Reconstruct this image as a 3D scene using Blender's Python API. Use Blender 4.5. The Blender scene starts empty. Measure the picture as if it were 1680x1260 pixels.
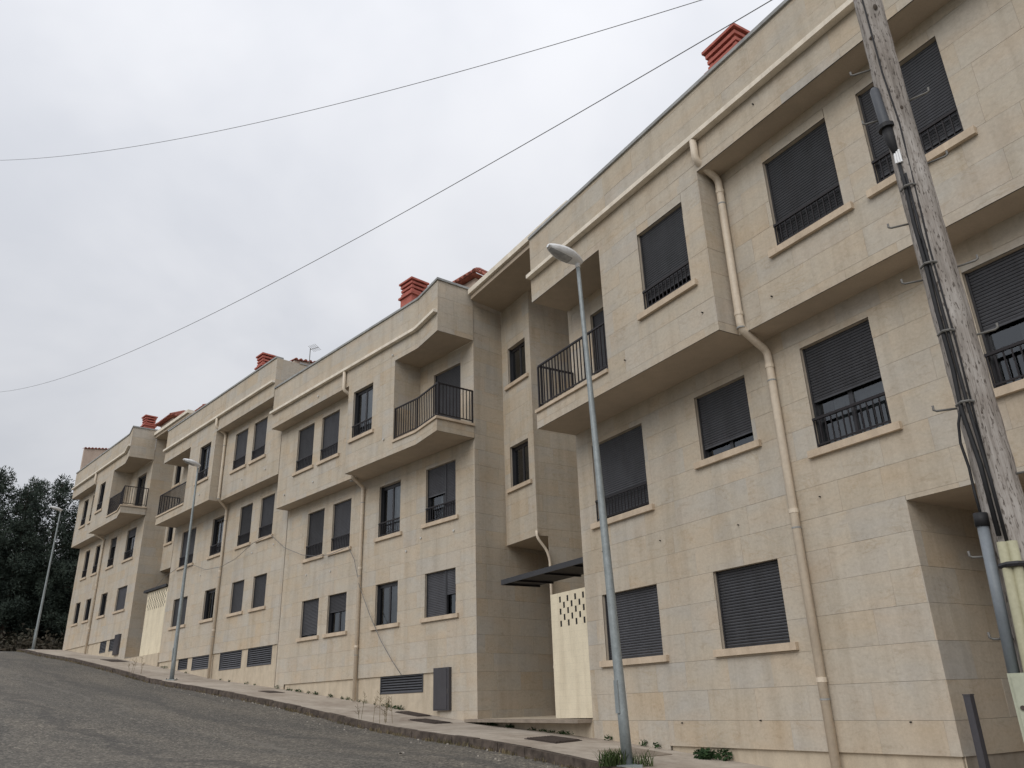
import bpy, math, random
from mathutils import Vector, Matrix
random.seed(7)
scene = bpy.context.scene
COL = scene.collection
R = math.radians

# ------------------------------------------------------------------ camera
PITCH, ROLL = R(22.16), R(-1.80)
f = Vector((0, math.cos(PITCH), math.sin(PITCH)))
r0 = Vector((1, 0, 0))
u0 = r0.cross(f)
rr = r0 * math.cos(ROLL) + u0 * math.sin(ROLL)
uu = -r0 * math.sin(ROLL) + u0 * math.cos(ROLL)
cam = bpy.data.cameras.new('camera')
cam.sensor_width = 36.0
cam.lens = 36.0 * 1291.0 / 1680.0
cam.clip_start = 0.1
cam.clip_end = 3000
co = bpy.data.objects.new('camera', cam)
M = Matrix((rr, uu, -f)).transposed().to_4x4()
co.matrix_world = M
COL.objects.link(co)
scene.camera = co

# ------------------------------------------------------------------ world / light
SUN_EL, SUN_AZ = R(36), R(212)          # azimuth clockwise from +Y, where the light comes from
world = bpy.data.worlds.new('World')
scene.world = world
world.use_nodes = True
nt = world.node_tree
nt.nodes.clear()
def wn(t, **k):
    n = nt.nodes.new(t)
    for a, b in k.items():
        setattr(n, a, b)
    return n
out = wn('ShaderNodeOutputWorld')
bg = wn('ShaderNodeBackground')
sky = wn('ShaderNodeTexSky')
sky.sky_type = 'NISHITA'
sky.sun_disc = False
sky.sun_elevation = SUN_EL
sky.sun_rotation = SUN_AZ
tc = wn('ShaderNodeTexCoord')
sep = wn('ShaderNodeSeparateXYZ')
nt.links.new(tc.outputs['Generated'], sep.inputs[0])
# cloud deck: project the view direction on a flat layer so that clouds flatten towards the horizon
mz = wn('ShaderNodeMath', operation='ADD'); mz.inputs[1].default_value = 0.35
nt.links.new(sep.outputs['Z'], mz.inputs[0])
mzc = wn('ShaderNodeMath', operation='MAXIMUM'); mzc.inputs[1].default_value = 0.12
nt.links.new(mz.outputs[0], mzc.inputs[0])
dx = wn('ShaderNodeMath', operation='DIVIDE'); dy = wn('ShaderNodeMath', operation='DIVIDE')
nt.links.new(sep.outputs['X'], dx.inputs[0]); nt.links.new(mzc.outputs[0], dx.inputs[1])
nt.links.new(sep.outputs['Y'], dy.inputs[0]); nt.links.new(mzc.outputs[0], dy.inputs[1])
cmb = wn('ShaderNodeCombineXYZ')
nt.links.new(dx.outputs[0], cmb.inputs[0]); nt.links.new(dy.outputs[0], cmb.inputs[1])
n1 = wn('ShaderNodeTexNoise'); n1.inputs['Scale'].default_value = 1.9; n1.inputs['Detail'].default_value = 5
n1.inputs['Roughness'].default_value = 0.52; n1.inputs['Distortion'].default_value = 0.25
nt.links.new(cmb.outputs[0], n1.inputs['Vector'])
cr = wn('ShaderNodeValToRGB')
cr.color_ramp.interpolation = 'EASE'
cr.color_ramp.elements[0].position = 0.30; cr.color_ramp.elements[0].color = (0.82, 0.835, 0.86, 1)
cr.color_ramp.elements[1].position = 0.66; cr.color_ramp.elements[1].color = (1.0, 1.0, 1.0, 1)
nt.links.new(n1.outputs['Fac'], cr.inputs[0])
gr = wn('ShaderNodeValToRGB')             # an overcast sky is brighter overhead than at the horizon
gr.color_ramp.elements[0].position = 0.0; gr.color_ramp.elements[0].color = (0.46, 0.467, 0.485, 1)
gr.color_ramp.elements[1].position = 0.75; gr.color_ramp.elements[1].color = (0.90, 0.91, 0.95, 1)
nt.links.new(sep.outputs['Z'], gr.inputs[0])
mul = wn('ShaderNodeMix', data_type='RGBA', blend_type='MULTIPLY'); mul.inputs['Factor'].default_value = 1
nt.links.new(cr.outputs[0], mul.inputs['A']); nt.links.new(gr.outputs[0], mul.inputs['B'])
sk = wn('ShaderNodeMix', data_type='RGBA', blend_type='MULTIPLY'); sk.inputs['Factor'].default_value = 1
sk.inputs['B'].default_value = (0.1, 0.1, 0.1, 1)
nt.links.new(sky.outputs[0], sk.inputs['A'])
mixs = wn('ShaderNodeMix', data_type='RGBA'); mixs.inputs['Factor'].default_value = 0.94
nt.links.new(sk.outputs['Result'], mixs.inputs['A']); nt.links.new(mul.outputs['Result'], mixs.inputs['B'])
nt.links.new(mixs.outputs['Result'], bg.inputs['Color'])
bg.inputs['Strength'].default_value = 1.0
nt.links.new(bg.outputs[0], out.inputs[0])

sd = bpy.data.lights.new('sun', 'SUN')
sd.energy = 1.2
sd.angle = R(40)
sd.color = (1.0, 0.965, 0.91)
so = bpy.data.objects.new('sun', sd)
dirv = Vector((math.sin(SUN_AZ) * math.cos(SUN_EL), math.cos(SUN_AZ) * math.cos(SUN_EL), math.sin(SUN_EL)))
so.rotation_euler = dirv.to_track_quat('Z', 'Y').to_euler()
so.location = (-20, -10, 30)
COL.objects.link(so)

vs = scene.view_settings
scene.display_settings.display_device = 'sRGB'
vs.view_transform = 'Standard'
vs.look = 'None'
vs.exposure = 0.17
vs.gamma = 1.0
vs.use_curve_mapping = False
scene.render.engine = 'CYCLES'
scene.cycles.max_bounces = 6
scene.cycles.diffuse_bounces = 4
scene.cycles.transparent_max_bounces = 12
scene.cycles.use_denoising = True

# ------------------------------------------------------------------ materials
MATS = {}
def newmat(name):
    m = bpy.data.materials.new(name)
    m.use_nodes = True
    MATS[name] = m
    return m, m.node_tree, m.node_tree.nodes['Principled BSDF']
def N(t, typ, **k):
    n = t.nodes.new(typ)
    for a, b in k.items():
        setattr(n, a, b)
    return n
def ramp(t, fac, stops):
    c = N(t, 'ShaderNodeValToRGB')
    e = c.color_ramp.elements
    while len(e) < len(stops):
        e.new(0.5)
    for i, (p, col) in enumerate(stops):
        e[i].position = p
        e[i].color = (*col, 1)
    t.links.new(fac, c.inputs[0])
    return c.outputs[0]
def noise(t, vec, scale, detail=4, rough=0.55, dist=0.0):
    n = N(t, 'ShaderNodeTexNoise')
    n.inputs['Scale'].default_value = scale
    n.inputs['Detail'].default_value = detail
    n.inputs['Roughness'].default_value = rough
    n.inputs['Distortion'].default_value = dist
    if vec is not None:
        t.links.new(vec, n.inputs['Vector'])
    return n.outputs['Fac']
def mix(t, a, b, fac, mode='MIX'):
    m = N(t, 'ShaderNodeMix', data_type='RGBA', blend_type=mode)
    for s, v in (('A', a), ('B', b)):
        if isinstance(v, tuple):
            m.inputs[s].default_value = (*v, 1)
        else:
            t.links.new(v, m.inputs[s])
    if isinstance(fac, (int, float)):
        m.inputs['Factor'].default_value = fac
    else:
        t.links.new(fac, m.inputs['Factor'])
    return m.outputs['Result']
def bump(t, h, b, strength=0.3, dist=0.01):
    n = N(t, 'ShaderNodeBump')
    n.inputs['Strength'].default_value = strength
    n.inputs['Distance'].default_value = dist
    t.links.new(h, n.inputs['Height'])
    t.links.new(n.outputs[0], b.inputs['Normal'])
def wpos(t):
    return N(t, 'ShaderNodeNewGeometry').outputs['Position']

def stone(name, stops, mottled=0.5):
    m, t, b = newmat(name)
    oi = N(t, 'ShaderNodeObjectInfo')
    base = ramp(t, oi.outputs['Random'], stops)
    P = wpos(t)
    # every slab is cut from another place of the rock: shift the grain by the slab's own number
    sc = N(t, 'ShaderNodeVectorMath', operation='SCALE'); sc.inputs['Scale'].default_value = 37.0
    cx = N(t, 'ShaderNodeCombineXYZ')
    for i in range(3):
        t.links.new(oi.outputs['Random'], cx.inputs[i])
    t.links.new(cx.outputs[0], sc.inputs[0])
    ad = N(t, 'ShaderNodeVectorMath', operation='ADD')
    t.links.new(P, ad.inputs[0]); t.links.new(sc.outputs[0], ad.inputs[1])
    v = ad.outputs[0]
    mb_ = N(t, 'ShaderNodeMapping'); mb_.inputs['Scale'].default_value = (0.8, 0.8, 1.7); t.links.new(v, mb_.inputs['Vector'])
    n_big = noise(t, mb_.outputs[0], 0.95, 2.5, 0.5, 0.5)
    c = mix(t, base, ramp(t, n_big, [(0.26, (0.455, 0.435, 0.40)), (0.44, (0.505, 0.455, 0.375)), (0.58, (0.525, 0.445, 0.345)), (0.74, (0.535, 0.42, 0.29))]), 0.5)
    mv_ = N(t, 'ShaderNodeMapping'); mv_.inputs['Scale'].default_value = (0.7, 0.7, 1.9); mv_.inputs['Rotation'].default_value = (0.25, 0.2, 0); t.links.new(v, mv_.inputs['Vector'])
    veins = noise(t, mv_.outputs[0], 1.2, 6, 0.6, 1.6)
    vr = ramp(t, veins, [(0.475, (1, 1, 1)), (0.50, (0.86, 0.80, 0.72)), (0.525, (1, 1, 1))])
    vm = noise(t, v, 1.1, 2, 0.5)
    c = mix(t, c, vr, ramp(t, vm, [(0.48, (0, 0, 0)), (0.66, (0.7, 0.7, 0.7))]), 'MULTIPLY')
    fine = noise(t, v, 22, 6, 0.72)
    c = mix(t, c, ramp(t, fine, [(0.30, (0.82, 0.81, 0.79)), (0.64, (1.06, 1.055, 1.05))]), 0.6, 'MULTIPLY')
    pits = noise(t, v, 85, 2, 0.5)
    c = mix(t, c, ramp(t, pits, [(0.24, (0.55, 0.50, 0.44)), (0.34, (1, 1, 1))]), 0.45, 'MULTIPLY')
    # weather stains running over the wall
    fl = noise(t, mv_.outputs[0], 5.5, 7, 0.75, 1.2)
    c = mix(t, c, ramp(t, fl, [(0.33, (0.78, 0.74, 0.69)), (0.45, (0.98, 0.97, 0.96)), (0.68, (1.09, 1.08, 1.06))]), 0.6, 'MULTIPLY')
    mp = N(t, 'ShaderNodeMapping'); mp.inputs['Scale'].default_value = (2.6, 2.6, 0.24)
    t.links.new(P, mp.inputs['Vector'])
    st = noise(t, mp.outputs[0], 1.0, 5, 0.6, 0.5)
    c = mix(t, c, ramp(t, st, [(0.34, (0.76, 0.735, 0.705)), (0.54, (1, 1, 1))]), mottled, 'MULTIPLY')
    t.links.new(c, b.inputs['Base Color'])
    b.inputs['Roughness'].default_value = 0.82
    b.inputs['Specular IOR Level'].default_value = 0.25
    bump(t, fine, b, 0.25, 0.004)
    return m
STOPS = [(0.0, (0.49, 0.425, 0.335)), (0.2, (0.505, 0.45, 0.37)), (0.42, (0.515, 0.47, 0.40)), (0.6, (0.48, 0.46, 0.425)),
         (0.76, (0.50, 0.42, 0.315)), (0.88, (0.545, 0.495, 0.42)), (1.0, (0.455, 0.445, 0.425))]
stone('stone_cladding', STOPS)
def plain(name, col, rough=0.8, var=0.14, scale=3.0, fine=40, spec=0.3, metal=0.0, bmp=0.12, streak=True):
    m, t, b = newmat(name)
    P = wpos(t)
    v = P
    a = noise(t, v, scale, 5, 0.6, 0.3)
    lo = tuple(max(0, x * (1 - var)) for x in col); hi = tuple(x * (1 + var) for x in col)
    c = ramp(t, a, [(0.3, lo), (0.7, hi)])
    if streak:
        mp = N(t, 'ShaderNodeMapping'); mp.inputs['Scale'].default_value = (4, 4, 0.5)
        t.links.new(P, mp.inputs['Vector'])
        s = noise(t, mp.outputs[0], 1.0, 5, 0.65)
        c = mix(t, c, ramp(t, s, [(0.33, (0.74, 0.71, 0.68)), (0.55, (1, 1, 1))]), 0.5, 'MULTIPLY')
    fn = noise(t, v, fine, 3, 0.6)
    c = mix(t, c, ramp(t, fn, [(0.3, (0.86, 0.86, 0.86)), (0.65, (1.05, 1.05, 1.05))]), 0.6, 'MULTIPLY')
    t.links.new(c, b.inputs['Base Color'])
    b.inputs['Roughness'].default_value = rough
    b.inputs['Specular IOR Level'].default_value = spec
    b.inputs['Metallic'].default_value = metal
    if bmp:
        bump(t, fn, b, bmp, 0.004)
    return m
plain('backing', (0.33, 0.29, 0.24))
plain('reveal', (0.52, 0.455, 0.37))
plain('plaster', (0.53, 0.455, 0.35), var=0.1)
plain('render_soffit', (0.46, 0.385, 0.30), var=0.07, streak=False)
plain('render_pink', (0.50, 0.40, 0.33), var=0.08)
plain('sill_stone', (0.57, 0.465, 0.35), rough=0.75, var=0.12)
plain('course_stone', (0.78, 0.71, 0.60), rough=0.75, var=0.1)
plain('coping_metal', (0.33, 0.335, 0.33), rough=0.6, var=0.2)
plain('cream_brick', (0.74, 0.66, 0.50), var=0.06)
def courses(name, pitch, dark):
    m = MATS[name]; t = m.node_tree; b = t.nodes['Principled BSDF']
    src = b.inputs['Base Color'].links[0].from_socket
    sp = N(t, 'ShaderNodeSeparateXYZ'); t.links.new(wpos(t), sp.inputs[0])
    dv = N(t, 'ShaderNodeMath', operation='DIVIDE'); dv.inputs[1].default_value = pitch; t.links.new(sp.outputs['Z'], dv.inputs[0])
    fr = N(t, 'ShaderNodeMath', operation='FRACT'); t.links.new(dv.outputs[0], fr.inputs[0])
    c = mix(t, src, ramp(t, fr.outputs[0], [(0.0, (dark,) * 3), (0.06, (1, 1, 1))]), 1.0, 'MULTIPLY')
    t.links.new(c, b.inputs['Base Color'])
courses('cream_brick', 0.136, 0.84)
plain('pipe_paint', (0.68, 0.59, 0.475), rough=0.5, var=0.08, fine=15, bmp=0)
plain('shutter', (0.068, 0.070, 0.078), rough=0.45, var=0.12, fine=20, spec=0.4, bmp=0)
def vary(name, lo, hi):
    m = MATS[name]; t = m.node_tree; b = t.nodes['Principled BSDF']
    src = b.inputs['Base Color'].links[0].from_socket
    oi = N(t, 'ShaderNodeObjectInfo')
    c = mix(t, src, ramp(t, oi.outputs['Random'], [(0.0, (lo, lo, lo)), (1.0, (hi, hi, hi * 1.02))]), 1.0, 'MULTIPLY')
    t.links.new(c, b.inputs['Base Color'])
vary('shutter', 0.72, 1.3)
plain('frame_dark', (0.030, 0.030, 0.034), rough=0.4, var=0.1, spec=0.5, bmp=0, streak=False)
plain('rail_dark', (0.022, 0.019, 0.021), rough=0.5, var=0.1, spec=0.3, bmp=0, streak=False)
plain('grille_dark', (0.032, 0.032, 0.036), rough=0.5, var=0.15, bmp=0)
plain('door_slate', (0.062, 0.060, 0.068), rough=0.4, var=0.08, spec=0.45, bmp=0)
plain('unlit_dark', (0.018, 0.017, 0.018), streak=False, bmp=0)  # near-black colour stands in for unlit depth behind openings
plain('curtain_grey', (0.21, 0.21, 0.22), var=0.2, scale=8, streak=True, bmp=0)
plain('curtain_light', (0.42, 0.44, 0.46), var=0.12, scale=8, bmp=0)
plain('chimney_red', (0.44, 0.135, 0.105), var=0.18, scale=6)
plain('tile_red', (0.30, 0.105, 0.075), var=0.4, scale=7)
plain('lamp_shell', (0.78, 0.79, 0.80), rough=0.4, var=0.06, bmp=0, spec=0.5)
plain('lamp_lens', (0.34, 0.345, 0.35), rough=0.16, var=0.25, scale=9, bmp=0, spec=0.6, streak=False)
plain('galvanised', (0.30, 0.335, 0.345), rough=0.5, var=0.14, scale=9, metal=0.25, bmp=0)
plain('steel_bolt', (0.17, 0.165, 0.155), rough=0.55, metal=0.3, bmp=0, streak=False)
plain('black_rubber', (0.022, 0.022, 0.024), rough=0.6, bmp=0, streak=False)
plain('cable_grey', (0.16, 0.16, 0.165), rough=0.6, bmp=0, streak=False)
plain('grey_plastic', (0.085, 0.092, 0.105), rough=0.5, bmp=0, var=0.1)
plain('conduit_grey', (0.20, 0.225, 0.25), rough=0.45, bmp=0, var=0.1)
plain('guard_yellow', (0.40, 0.385, 0.265), rough=0.55, bmp=0, var=0.12)
plain('box_cream', (0.44, 0.46, 0.36), rough=0.5, bmp=0, var=0.08)
plain('kerb_stone', (0.092, 0.073, 0.06), var=0.55, scale=5, rough=0.9, fine=30)
plain('iron', (0.065, 0.05, 0.043), var=0.4, scale=10, rough=0.8)
plain('patch_concrete', (0.28, 0.235, 0.19), var=0.2)
plain('anchor_white', (0.6, 0.6, 0.58), bmp=0)
plain('anchor_dark', (0.03, 0.028, 0.025), bmp=0)
plain('bark', (0.075, 0.058, 0.045), var=0.3, scale=8)
plain('twig', (0.15, 0.125, 0.10), var=0.2, bmp=0)
plain('litter_white', (0.36, 0.33, 0.29), bmp=0)

def leafmat(name, a, bcol):
    m, t, b = newmat(name)
    P = wpos(t)
    n = noise(t, P, 0.55, 3, 0.6)
    n2 = noise(t, P, 6.0, 2, 0.6)
    c = ramp(t, n, [(0.32, a), (0.68, bcol)])
    c = mix(t, c, ramp(t, n2, [(0.3, (0.75, 0.77, 0.75)), (0.7, (1.12, 1.12, 1.1))]), 0.7, 'MULTIPLY')
    t.links.new(c, b.inputs['Base Color'])
    b.inputs['Roughness'].default_value = 0.7
    b.inputs['Specular IOR Level'].default_value = 0.2
leafmat('pine_needles', (0.038, 0.052, 0.043), (0.060, 0.079, 0.060))
leafmat('bramble', (0.034, 0.036, 0.024), (0.07, 0.056, 0.04))
leafmat('weed_green', (0.045, 0.075, 0.025), (0.09, 0.12, 0.045))
leafmat('weed_dry', (0.13, 0.11, 0.06), (0.22, 0.17, 0.10))
leafmat('shrub_green', (0.02, 0.045, 0.018), (0.045, 0.085, 0.03))

def glass():
    m, t, b = newmat('window_glass')
    t.nodes.remove(b)
    o = t.nodes['Material Output']
    tr = N(t, 'ShaderNodeBsdfTransparent'); tr.inputs['Color'].default_value = (0.62, 0.66, 0.66, 1)
    gl = N(t, 'ShaderNodeBsdfGlossy'); gl.inputs['Roughness'].default_value = 0.02; gl.inputs['Color'].default_value = (0.9, 0.95, 1, 1)
    fr = N(t, 'ShaderNodeFresnel'); fr.inputs['IOR'].default_value = 1.95
    mx = N(t, 'ShaderNodeMixShader')
    t.links.new(fr.outputs[0], mx.inputs[0]); t.links.new(tr.outputs[0], mx.inputs[1]); t.links.new(gl.outputs[0], mx.inputs[2])
    t.links.new(mx.outputs[0], o.inputs[0])
glass()

def asphalt():
    m, t, b = newmat('asphalt')
    P = wpos(t)
    agg = N(t, 'ShaderNodeTexVoronoi'); agg.inputs['Scale'].default_value = 30; t.links.new(P, agg.inputs['Vector'])
    rot = N(t, 'ShaderNodeMapping'); rot.inputs['Rotation'].default_value = (0, 0, R(-43)); t.links.new(P, rot.inputs['Vector'])
    st = N(t, 'ShaderNodeMapping'); st.inputs['Scale'].default_value = (1.0, 0.22, 1); t.links.new(rot.outputs[0], st.inputs['Vector'])
    big = noise(t, st.outputs[0], 0.55, 5, 0.6, 0.8)
    mid = noise(t, P, 1.7, 6, 0.65, 0.5)
    fine = noise(t, P, 24, 5, 0.7)
    gran = noise(t, P, 11.0, 6, 0.8)
    c = ramp(t, big, [(0.28, (0.118, 0.115, 0.110)), (0.46, (0.145, 0.138, 0.127)), (0.64, (0.178, 0.166, 0.148)), (0.8, (0.15, 0.142, 0.128))])
    c = mix(t, c, ramp(t, mid, [(0.32, (0.82, 0.82, 0.83)), (0.60, (1.06, 1.05, 1.03))]), 0.6, 'MULTIPLY')
    c = mix(t, c, ramp(t, gran, [(0.36, (0.52, 0.52, 0.53)), (0.50, (0.95, 0.95, 0.95)), (0.64, (1.6, 1.57, 1.5))]), 0.85, 'MULTIPLY')
    c = mix(t, c, ramp(t, fine, [(0.34, (0.55, 0.55, 0.56)), (0.64, (1.35, 1.33, 1.29))]), 0.9, 'MULTIPLY')
    sx = N(t, 'ShaderNodeSeparateXYZ'); t.links.new(agg.outputs['Color'], sx.inputs[0])
    c = mix(t, c, ramp(t, sx.outputs['X'], [(0.0, (0.5, 0.5, 0.5)), (0.7, (1.0, 0.99, 0.97)), (0.92, (1.45, 1.42, 1.36)), (1.0, (2.3, 2.25, 2.1))]), 0.75, 'MULTIPLY')
    # tar bands where trenches were closed: a wandering line along the street
    w = N(t, 'ShaderNodeSeparateXYZ'); t.links.new(rot.outputs[0], w.inputs[0])
    wob = noise(t, P, 0.16, 3, 0.6)
    def band(x0, width, amp, strength, col):
        nonlocal c
        a = N(t, 'ShaderNodeMath', operation='MULTIPLY_ADD'); a.inputs[1].default_value = amp; a.inputs[2].default_value = -x0 - amp * 0.5
        t.links.new(wob, a.inputs[0])
        s = N(t, 'ShaderNodeMath', operation='ADD'); t.links.new(w.outputs['X'], s.inputs[0]); t.links.new(a.outputs[0], s.inputs[1])
        ab = N(t, 'ShaderNodeMath', operation='ABSOLUTE'); t.links.new(s.outputs[0], ab.inputs[0])
        edge = N(t, 'ShaderNodeMath', operation='MULTIPLY_ADD'); edge.inputs[1].default_value = width * 2.0; edge.inputs[2].default_value = -width * 1.0
        t.links.new(mid, edge.inputs[0])
        ab2 = N(t, 'ShaderNodeMath', operation='ADD'); t.links.new(ab.outputs[0], ab2.inputs[0]); t.links.new(edge.outputs[0], ab2.inputs[1])
        mr = N(t, 'ShaderNodeMapRange'); mr.inputs['From Min'].default_value = width * 0.5; mr.inputs['From Max'].default_value = width * 1.1
        mr.inputs['To Min'].default_value = strength; mr.inputs['To Max'].default_value = 0
        t.links.new(ab2.outputs[0], mr.inputs['Value'])
        c = mix(t, c, col, mr.outputs[0])
    band(6.2, 0.20, 5.0, 0.4, (0.055, 0.054, 0.055))
    band(9.6, 0.22, 3.0, 0.35, (0.07, 0.068, 0.066))
    band(8.2, 0.10, 4.2, 0.35, (0.21, 0.195, 0.17))
    t.links.new(c, b.inputs['Base Color'])
    b.inputs['Roughness'].default_value = 0.92
    b.inputs['Specular IOR Level'].default_value = 0.2
    bump(t, fine, b, 0.6, 0.01)
asphalt()
def concrete():
    m, t, b = newmat('pavement_concrete')
    P = wpos(t)
    big = noise(t, P, 0.7, 5, 0.6, 0.6)
    mid = noise(t, P, 3.2, 5, 0.65)
    fine = noise(t, P, 40, 4, 0.7)
    c = ramp(t, big, [(0.30, (0.30, 0.25, 0.205)), (0.55, (0.44, 0.39, 0.33)), (0.75, (0.52, 0.47, 0.405))])
    c = mix(t, c, ramp(t, mid, [(0.3, (0.72, 0.69, 0.66)), (0.6, (1.05, 1.04, 1.03))]), 0.7, 'MULTIPLY')
    c = mix(t, c, ramp(t, fine, [(0.3, (0.8, 0.8, 0.8)), (0.65, (1.1, 1.1, 1.1))]), 0.7, 'MULTIPLY')
    t.links.new(c, b.inputs['Base Color'])
    b.inputs['Roughness'].default_value = 0.9
    bump(t, fine, b, 0.3, 0.006)
concrete()
def earth():
    m, t, b = newmat('earth')
    P = wpos(t)
    n = noise(t, P, 0.4, 6, 0.65)
    c = ramp(t, n, [(0.3, (0.05, 0.045, 0.03)), (0.6, (0.09, 0.085, 0.045)), (0.8, (0.13, 0.10, 0.07))])
    t.links.new(c, b.inputs['Base Color'])
    b.inputs['Roughness'].default_value = 0.95
earth()
def wood():
    m, t, b = newmat('weathered_wood')
    P = wpos(t)
    mp = N(t, 'ShaderNodeMapping'); mp.inputs['Scale'].default_value = (22, 22, 1.3); t.links.new(P, mp.inputs['Vector'])
    grain = noise(t, mp.outputs[0], 1.0, 6, 0.65, 0.6)
    big = noise(t, P, 2.2, 4, 0.6)
    mp2 = N(t, 'ShaderNodeMapping'); mp2.inputs['Scale'].default_value = (60, 60, 14); t.links.new(P, mp2.inputs['Vector'])
    pits = noise(t, mp2.outputs[0], 1.0, 3, 0.6)
    c = ramp(t, grain, [(0.30, (0.23, 0.21, 0.19)), (0.5, (0.375, 0.35, 0.325)), (0.72, (0.50, 0.475, 0.45))])
    c = mix(t, c, ramp(t, big, [(0.3, (0.62, 0.57, 0.53)), (0.65, (1.05, 1.04, 1.03))]), 0.85, 'MULTIPLY')
    c = mix(t, c, ramp(t, pits, [(0.36, (0.20, 0.17, 0.15)), (0.44, (1, 1, 1))]), 0.85, 'MULTIPLY')
    mp3 = N(t, 'ShaderNodeMapping'); mp3.inputs['Scale'].default_value = (34, 34, 0.55); t.links.new(P, mp3.inputs['Vector'])
    crk = noise(t, mp3.outputs[0], 1.0, 4, 0.6, 0.3)
    c = mix(t, c, ramp(t, crk, [(0.47, (1, 1, 1)), (0.5, (0.40, 0.35, 0.31)), (0.53, (1, 1, 1))]), 0.45, 'MULTIPLY')
    t.links.new(c, b.inputs['Base Color'])
    b.inputs['Roughness'].default_value = 0.85
    bump(t, grain, b, 0.8, 0.012)
wood()

# ------------------------------------------------------------------ mesh helpers
class MB:
    def __init__(s):
        s.v = []; s.f = []
    def add(s, vs, fs):
        o = len(s.v)
        s.v += [Vector(x) for x in vs]
        s.f += [tuple(i + o for i in q) for q in fs]
    def hexa(s, p, skip=()):
        # p: 8 corners, 0-3 bottom ring, 4-7 top ring
        F = {'b': (3, 2, 1, 0), 't': (4, 5, 6, 7), '0': (0, 1, 5, 4), '1': (1, 2, 6, 5), '2': (2, 3, 7, 6), '3': (3, 0, 4, 7)}
        e1, e2, e3 = p[1] - p[0], p[3] - p[0], p[4] - p[0]
        flip = e1.cross(e2).dot(e3) < 0
        s.add(p, [(q[::-1] if flip else q) for k, q in F.items() if k not in skip])
    def box(s, W, a0, a1, b0, b1, z0, z1, skip=()):
        p = [W(a0, b0, z0), W(a1, b0, z0), W(a1, b1, z0), W(a0, b1, z0), W(a0, b0, z1), W(a1, b0, z1), W(a1, b1, z1), W(a0, b1, z1)]
        s.hexa(p, skip)
    def tube(s, pts, rad, seg=8, cap=True):
        pts = [Vector(p) for p in pts]
        n = len(pts)
        rads = rad if isinstance(rad, (list, tuple)) else [rad] * n
        rings = []
        prev = None
        for i, p in enumerate(pts):
            a = pts[max(0, i - 1)]; b = pts[min(n - 1, i + 1)]
            t = (b - a).normalized()
            if prev is None:
                h = Vector((0, 0, 1)) if abs(t.z) < 0.9 else Vector((1, 0, 0))
                x = t.cross(h).normalized()
            else:
                x = (prev - t * prev.dot(t)).normalized()
            prev = x
            y = t.cross(x)
            rings.append([p + (x * math.cos(2 * math.pi * k / seg) + y * math.sin(2 * math.pi * k / seg)) * rads[i] for k in range(seg)])
        vs = [v for rg in rings for v in rg]
        fs = []
        for i in range(n - 1):
            for k in range(seg):
                k2 = (k + 1) % seg
                fs.append((i * seg + k, i * seg + k2, (i + 1) * seg + k2, (i + 1) * seg + k))
        if cap:
            fs.append(tuple(range(seg - 1, -1, -1)))
            fs.append(tuple((n - 1) * seg + k for k in range(seg)))
        s.add(vs, fs)
    def poly(s, pts):
        s.add(pts, [tuple(range(len(pts)))])
    def build(s, name, mat, parent=None, origin=None, smooth=False):
        me = bpy.data.meshes.new(name)
        o0 = origin if origin is not None else Vector((0, 0, 0))
        me.from_pydata([tuple(v - o0) for v in s.v], [], s.f)
        me.materials.append(MATS[mat])
        if smooth:
            me.polygons.foreach_set('use_smooth', [True] * len(me.polygons))
        me.update()
        ob = bpy.data.objects.new(name, me)
        COL.objects.link(ob)
        if parent is not None:
            ob.parent = parent
        else:
            ob.location = o0
        return ob
def tag(o, label=None, cat=None, group=None, kind=None):
    for k, v in (('label', label), ('category', cat), ('group', group), ('kind', kind)):
        if v:
            o[k] = v
    return o
class Thing:
    def __init__(s, name, loc, label, cat, group=None, kind=None):
        s.o = Vector(loc)
        s.e = bpy.data.objects.new(name, None)
        s.e.empty_display_size = 0.3
        s.e.location = s.o
        COL.objects.link(s.e)
        tag(s.e, label, cat, group, kind)
    def part(s, name, mb, mat, parent=None, smooth=False):
        return mb.build(name, mat, parent or s.e, s.o, smooth)
UP = Vector((0, 0, 1))
def frame(yaw):
    a = R(yaw)
    d = Vector((-math.sin(a), math.cos(a), 0)); n = Vector((math.cos(a), math.sin(a), 0))
    return lambda u, nn, z: d * u + n * nn + UP * z
FA, FB = frame(31.3), frame(43.0)
def seg(P, Q):
    # local frame on a wall running P -> Q: s along, o = depth INTO the building
    P = Vector((P[0], P[1], 0)); Q = Vector((Q[0], Q[1], 0))
    t = (Q - P).normalized()
    n = Vector((-t.y, t.x, 0))
    return (lambda n: (lambda s, o, z: P + t * s + n * o + UP * z))(n), (Q - P).length
# ------------------------------------------------------------------ ground profile (the street climbs away from the camera)
DB = Vector((-math.sin(R(43)), math.cos(R(43)), 0)); NB = Vector((math.cos(R(43)), math.sin(R(43)), 0))
GS = [-200, -40, -20, 0, 8.67, 12, 18.2, 24.2, 30, 36.3, 39.2, 47.9, 55, 60.2, 66, 72, 80, 400]
GZ = [-14, -5.4, -3.3, -1.66, -.97, -.69, -.42, .27, .86, 1.45, 1.85, 2.92, 3.62, 4.2, 4.60, 4.72, 4.74, 4.74]
def g0(s):
    for i in range(len(GS) - 1):
        if s <= GS[i + 1]:
            t = (s - GS[i]) / (GS[i + 1] - GS[i])
            return GZ[i] + (GZ[i + 1] - GZ[i]) * t
    return GZ[-1]
def g(s):
    return sum(g0(s + k) for k in (-1.5, -0.75, 0, 0.75, 1.5)) / 5
def gxy(p):
    return g(p.x * DB.x + p.y * DB.y)
def onground(p, off=0.0):
    return Vector((p[0], p[1], gxy(Vector((p[0], p[1], 0))) + off))
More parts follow.
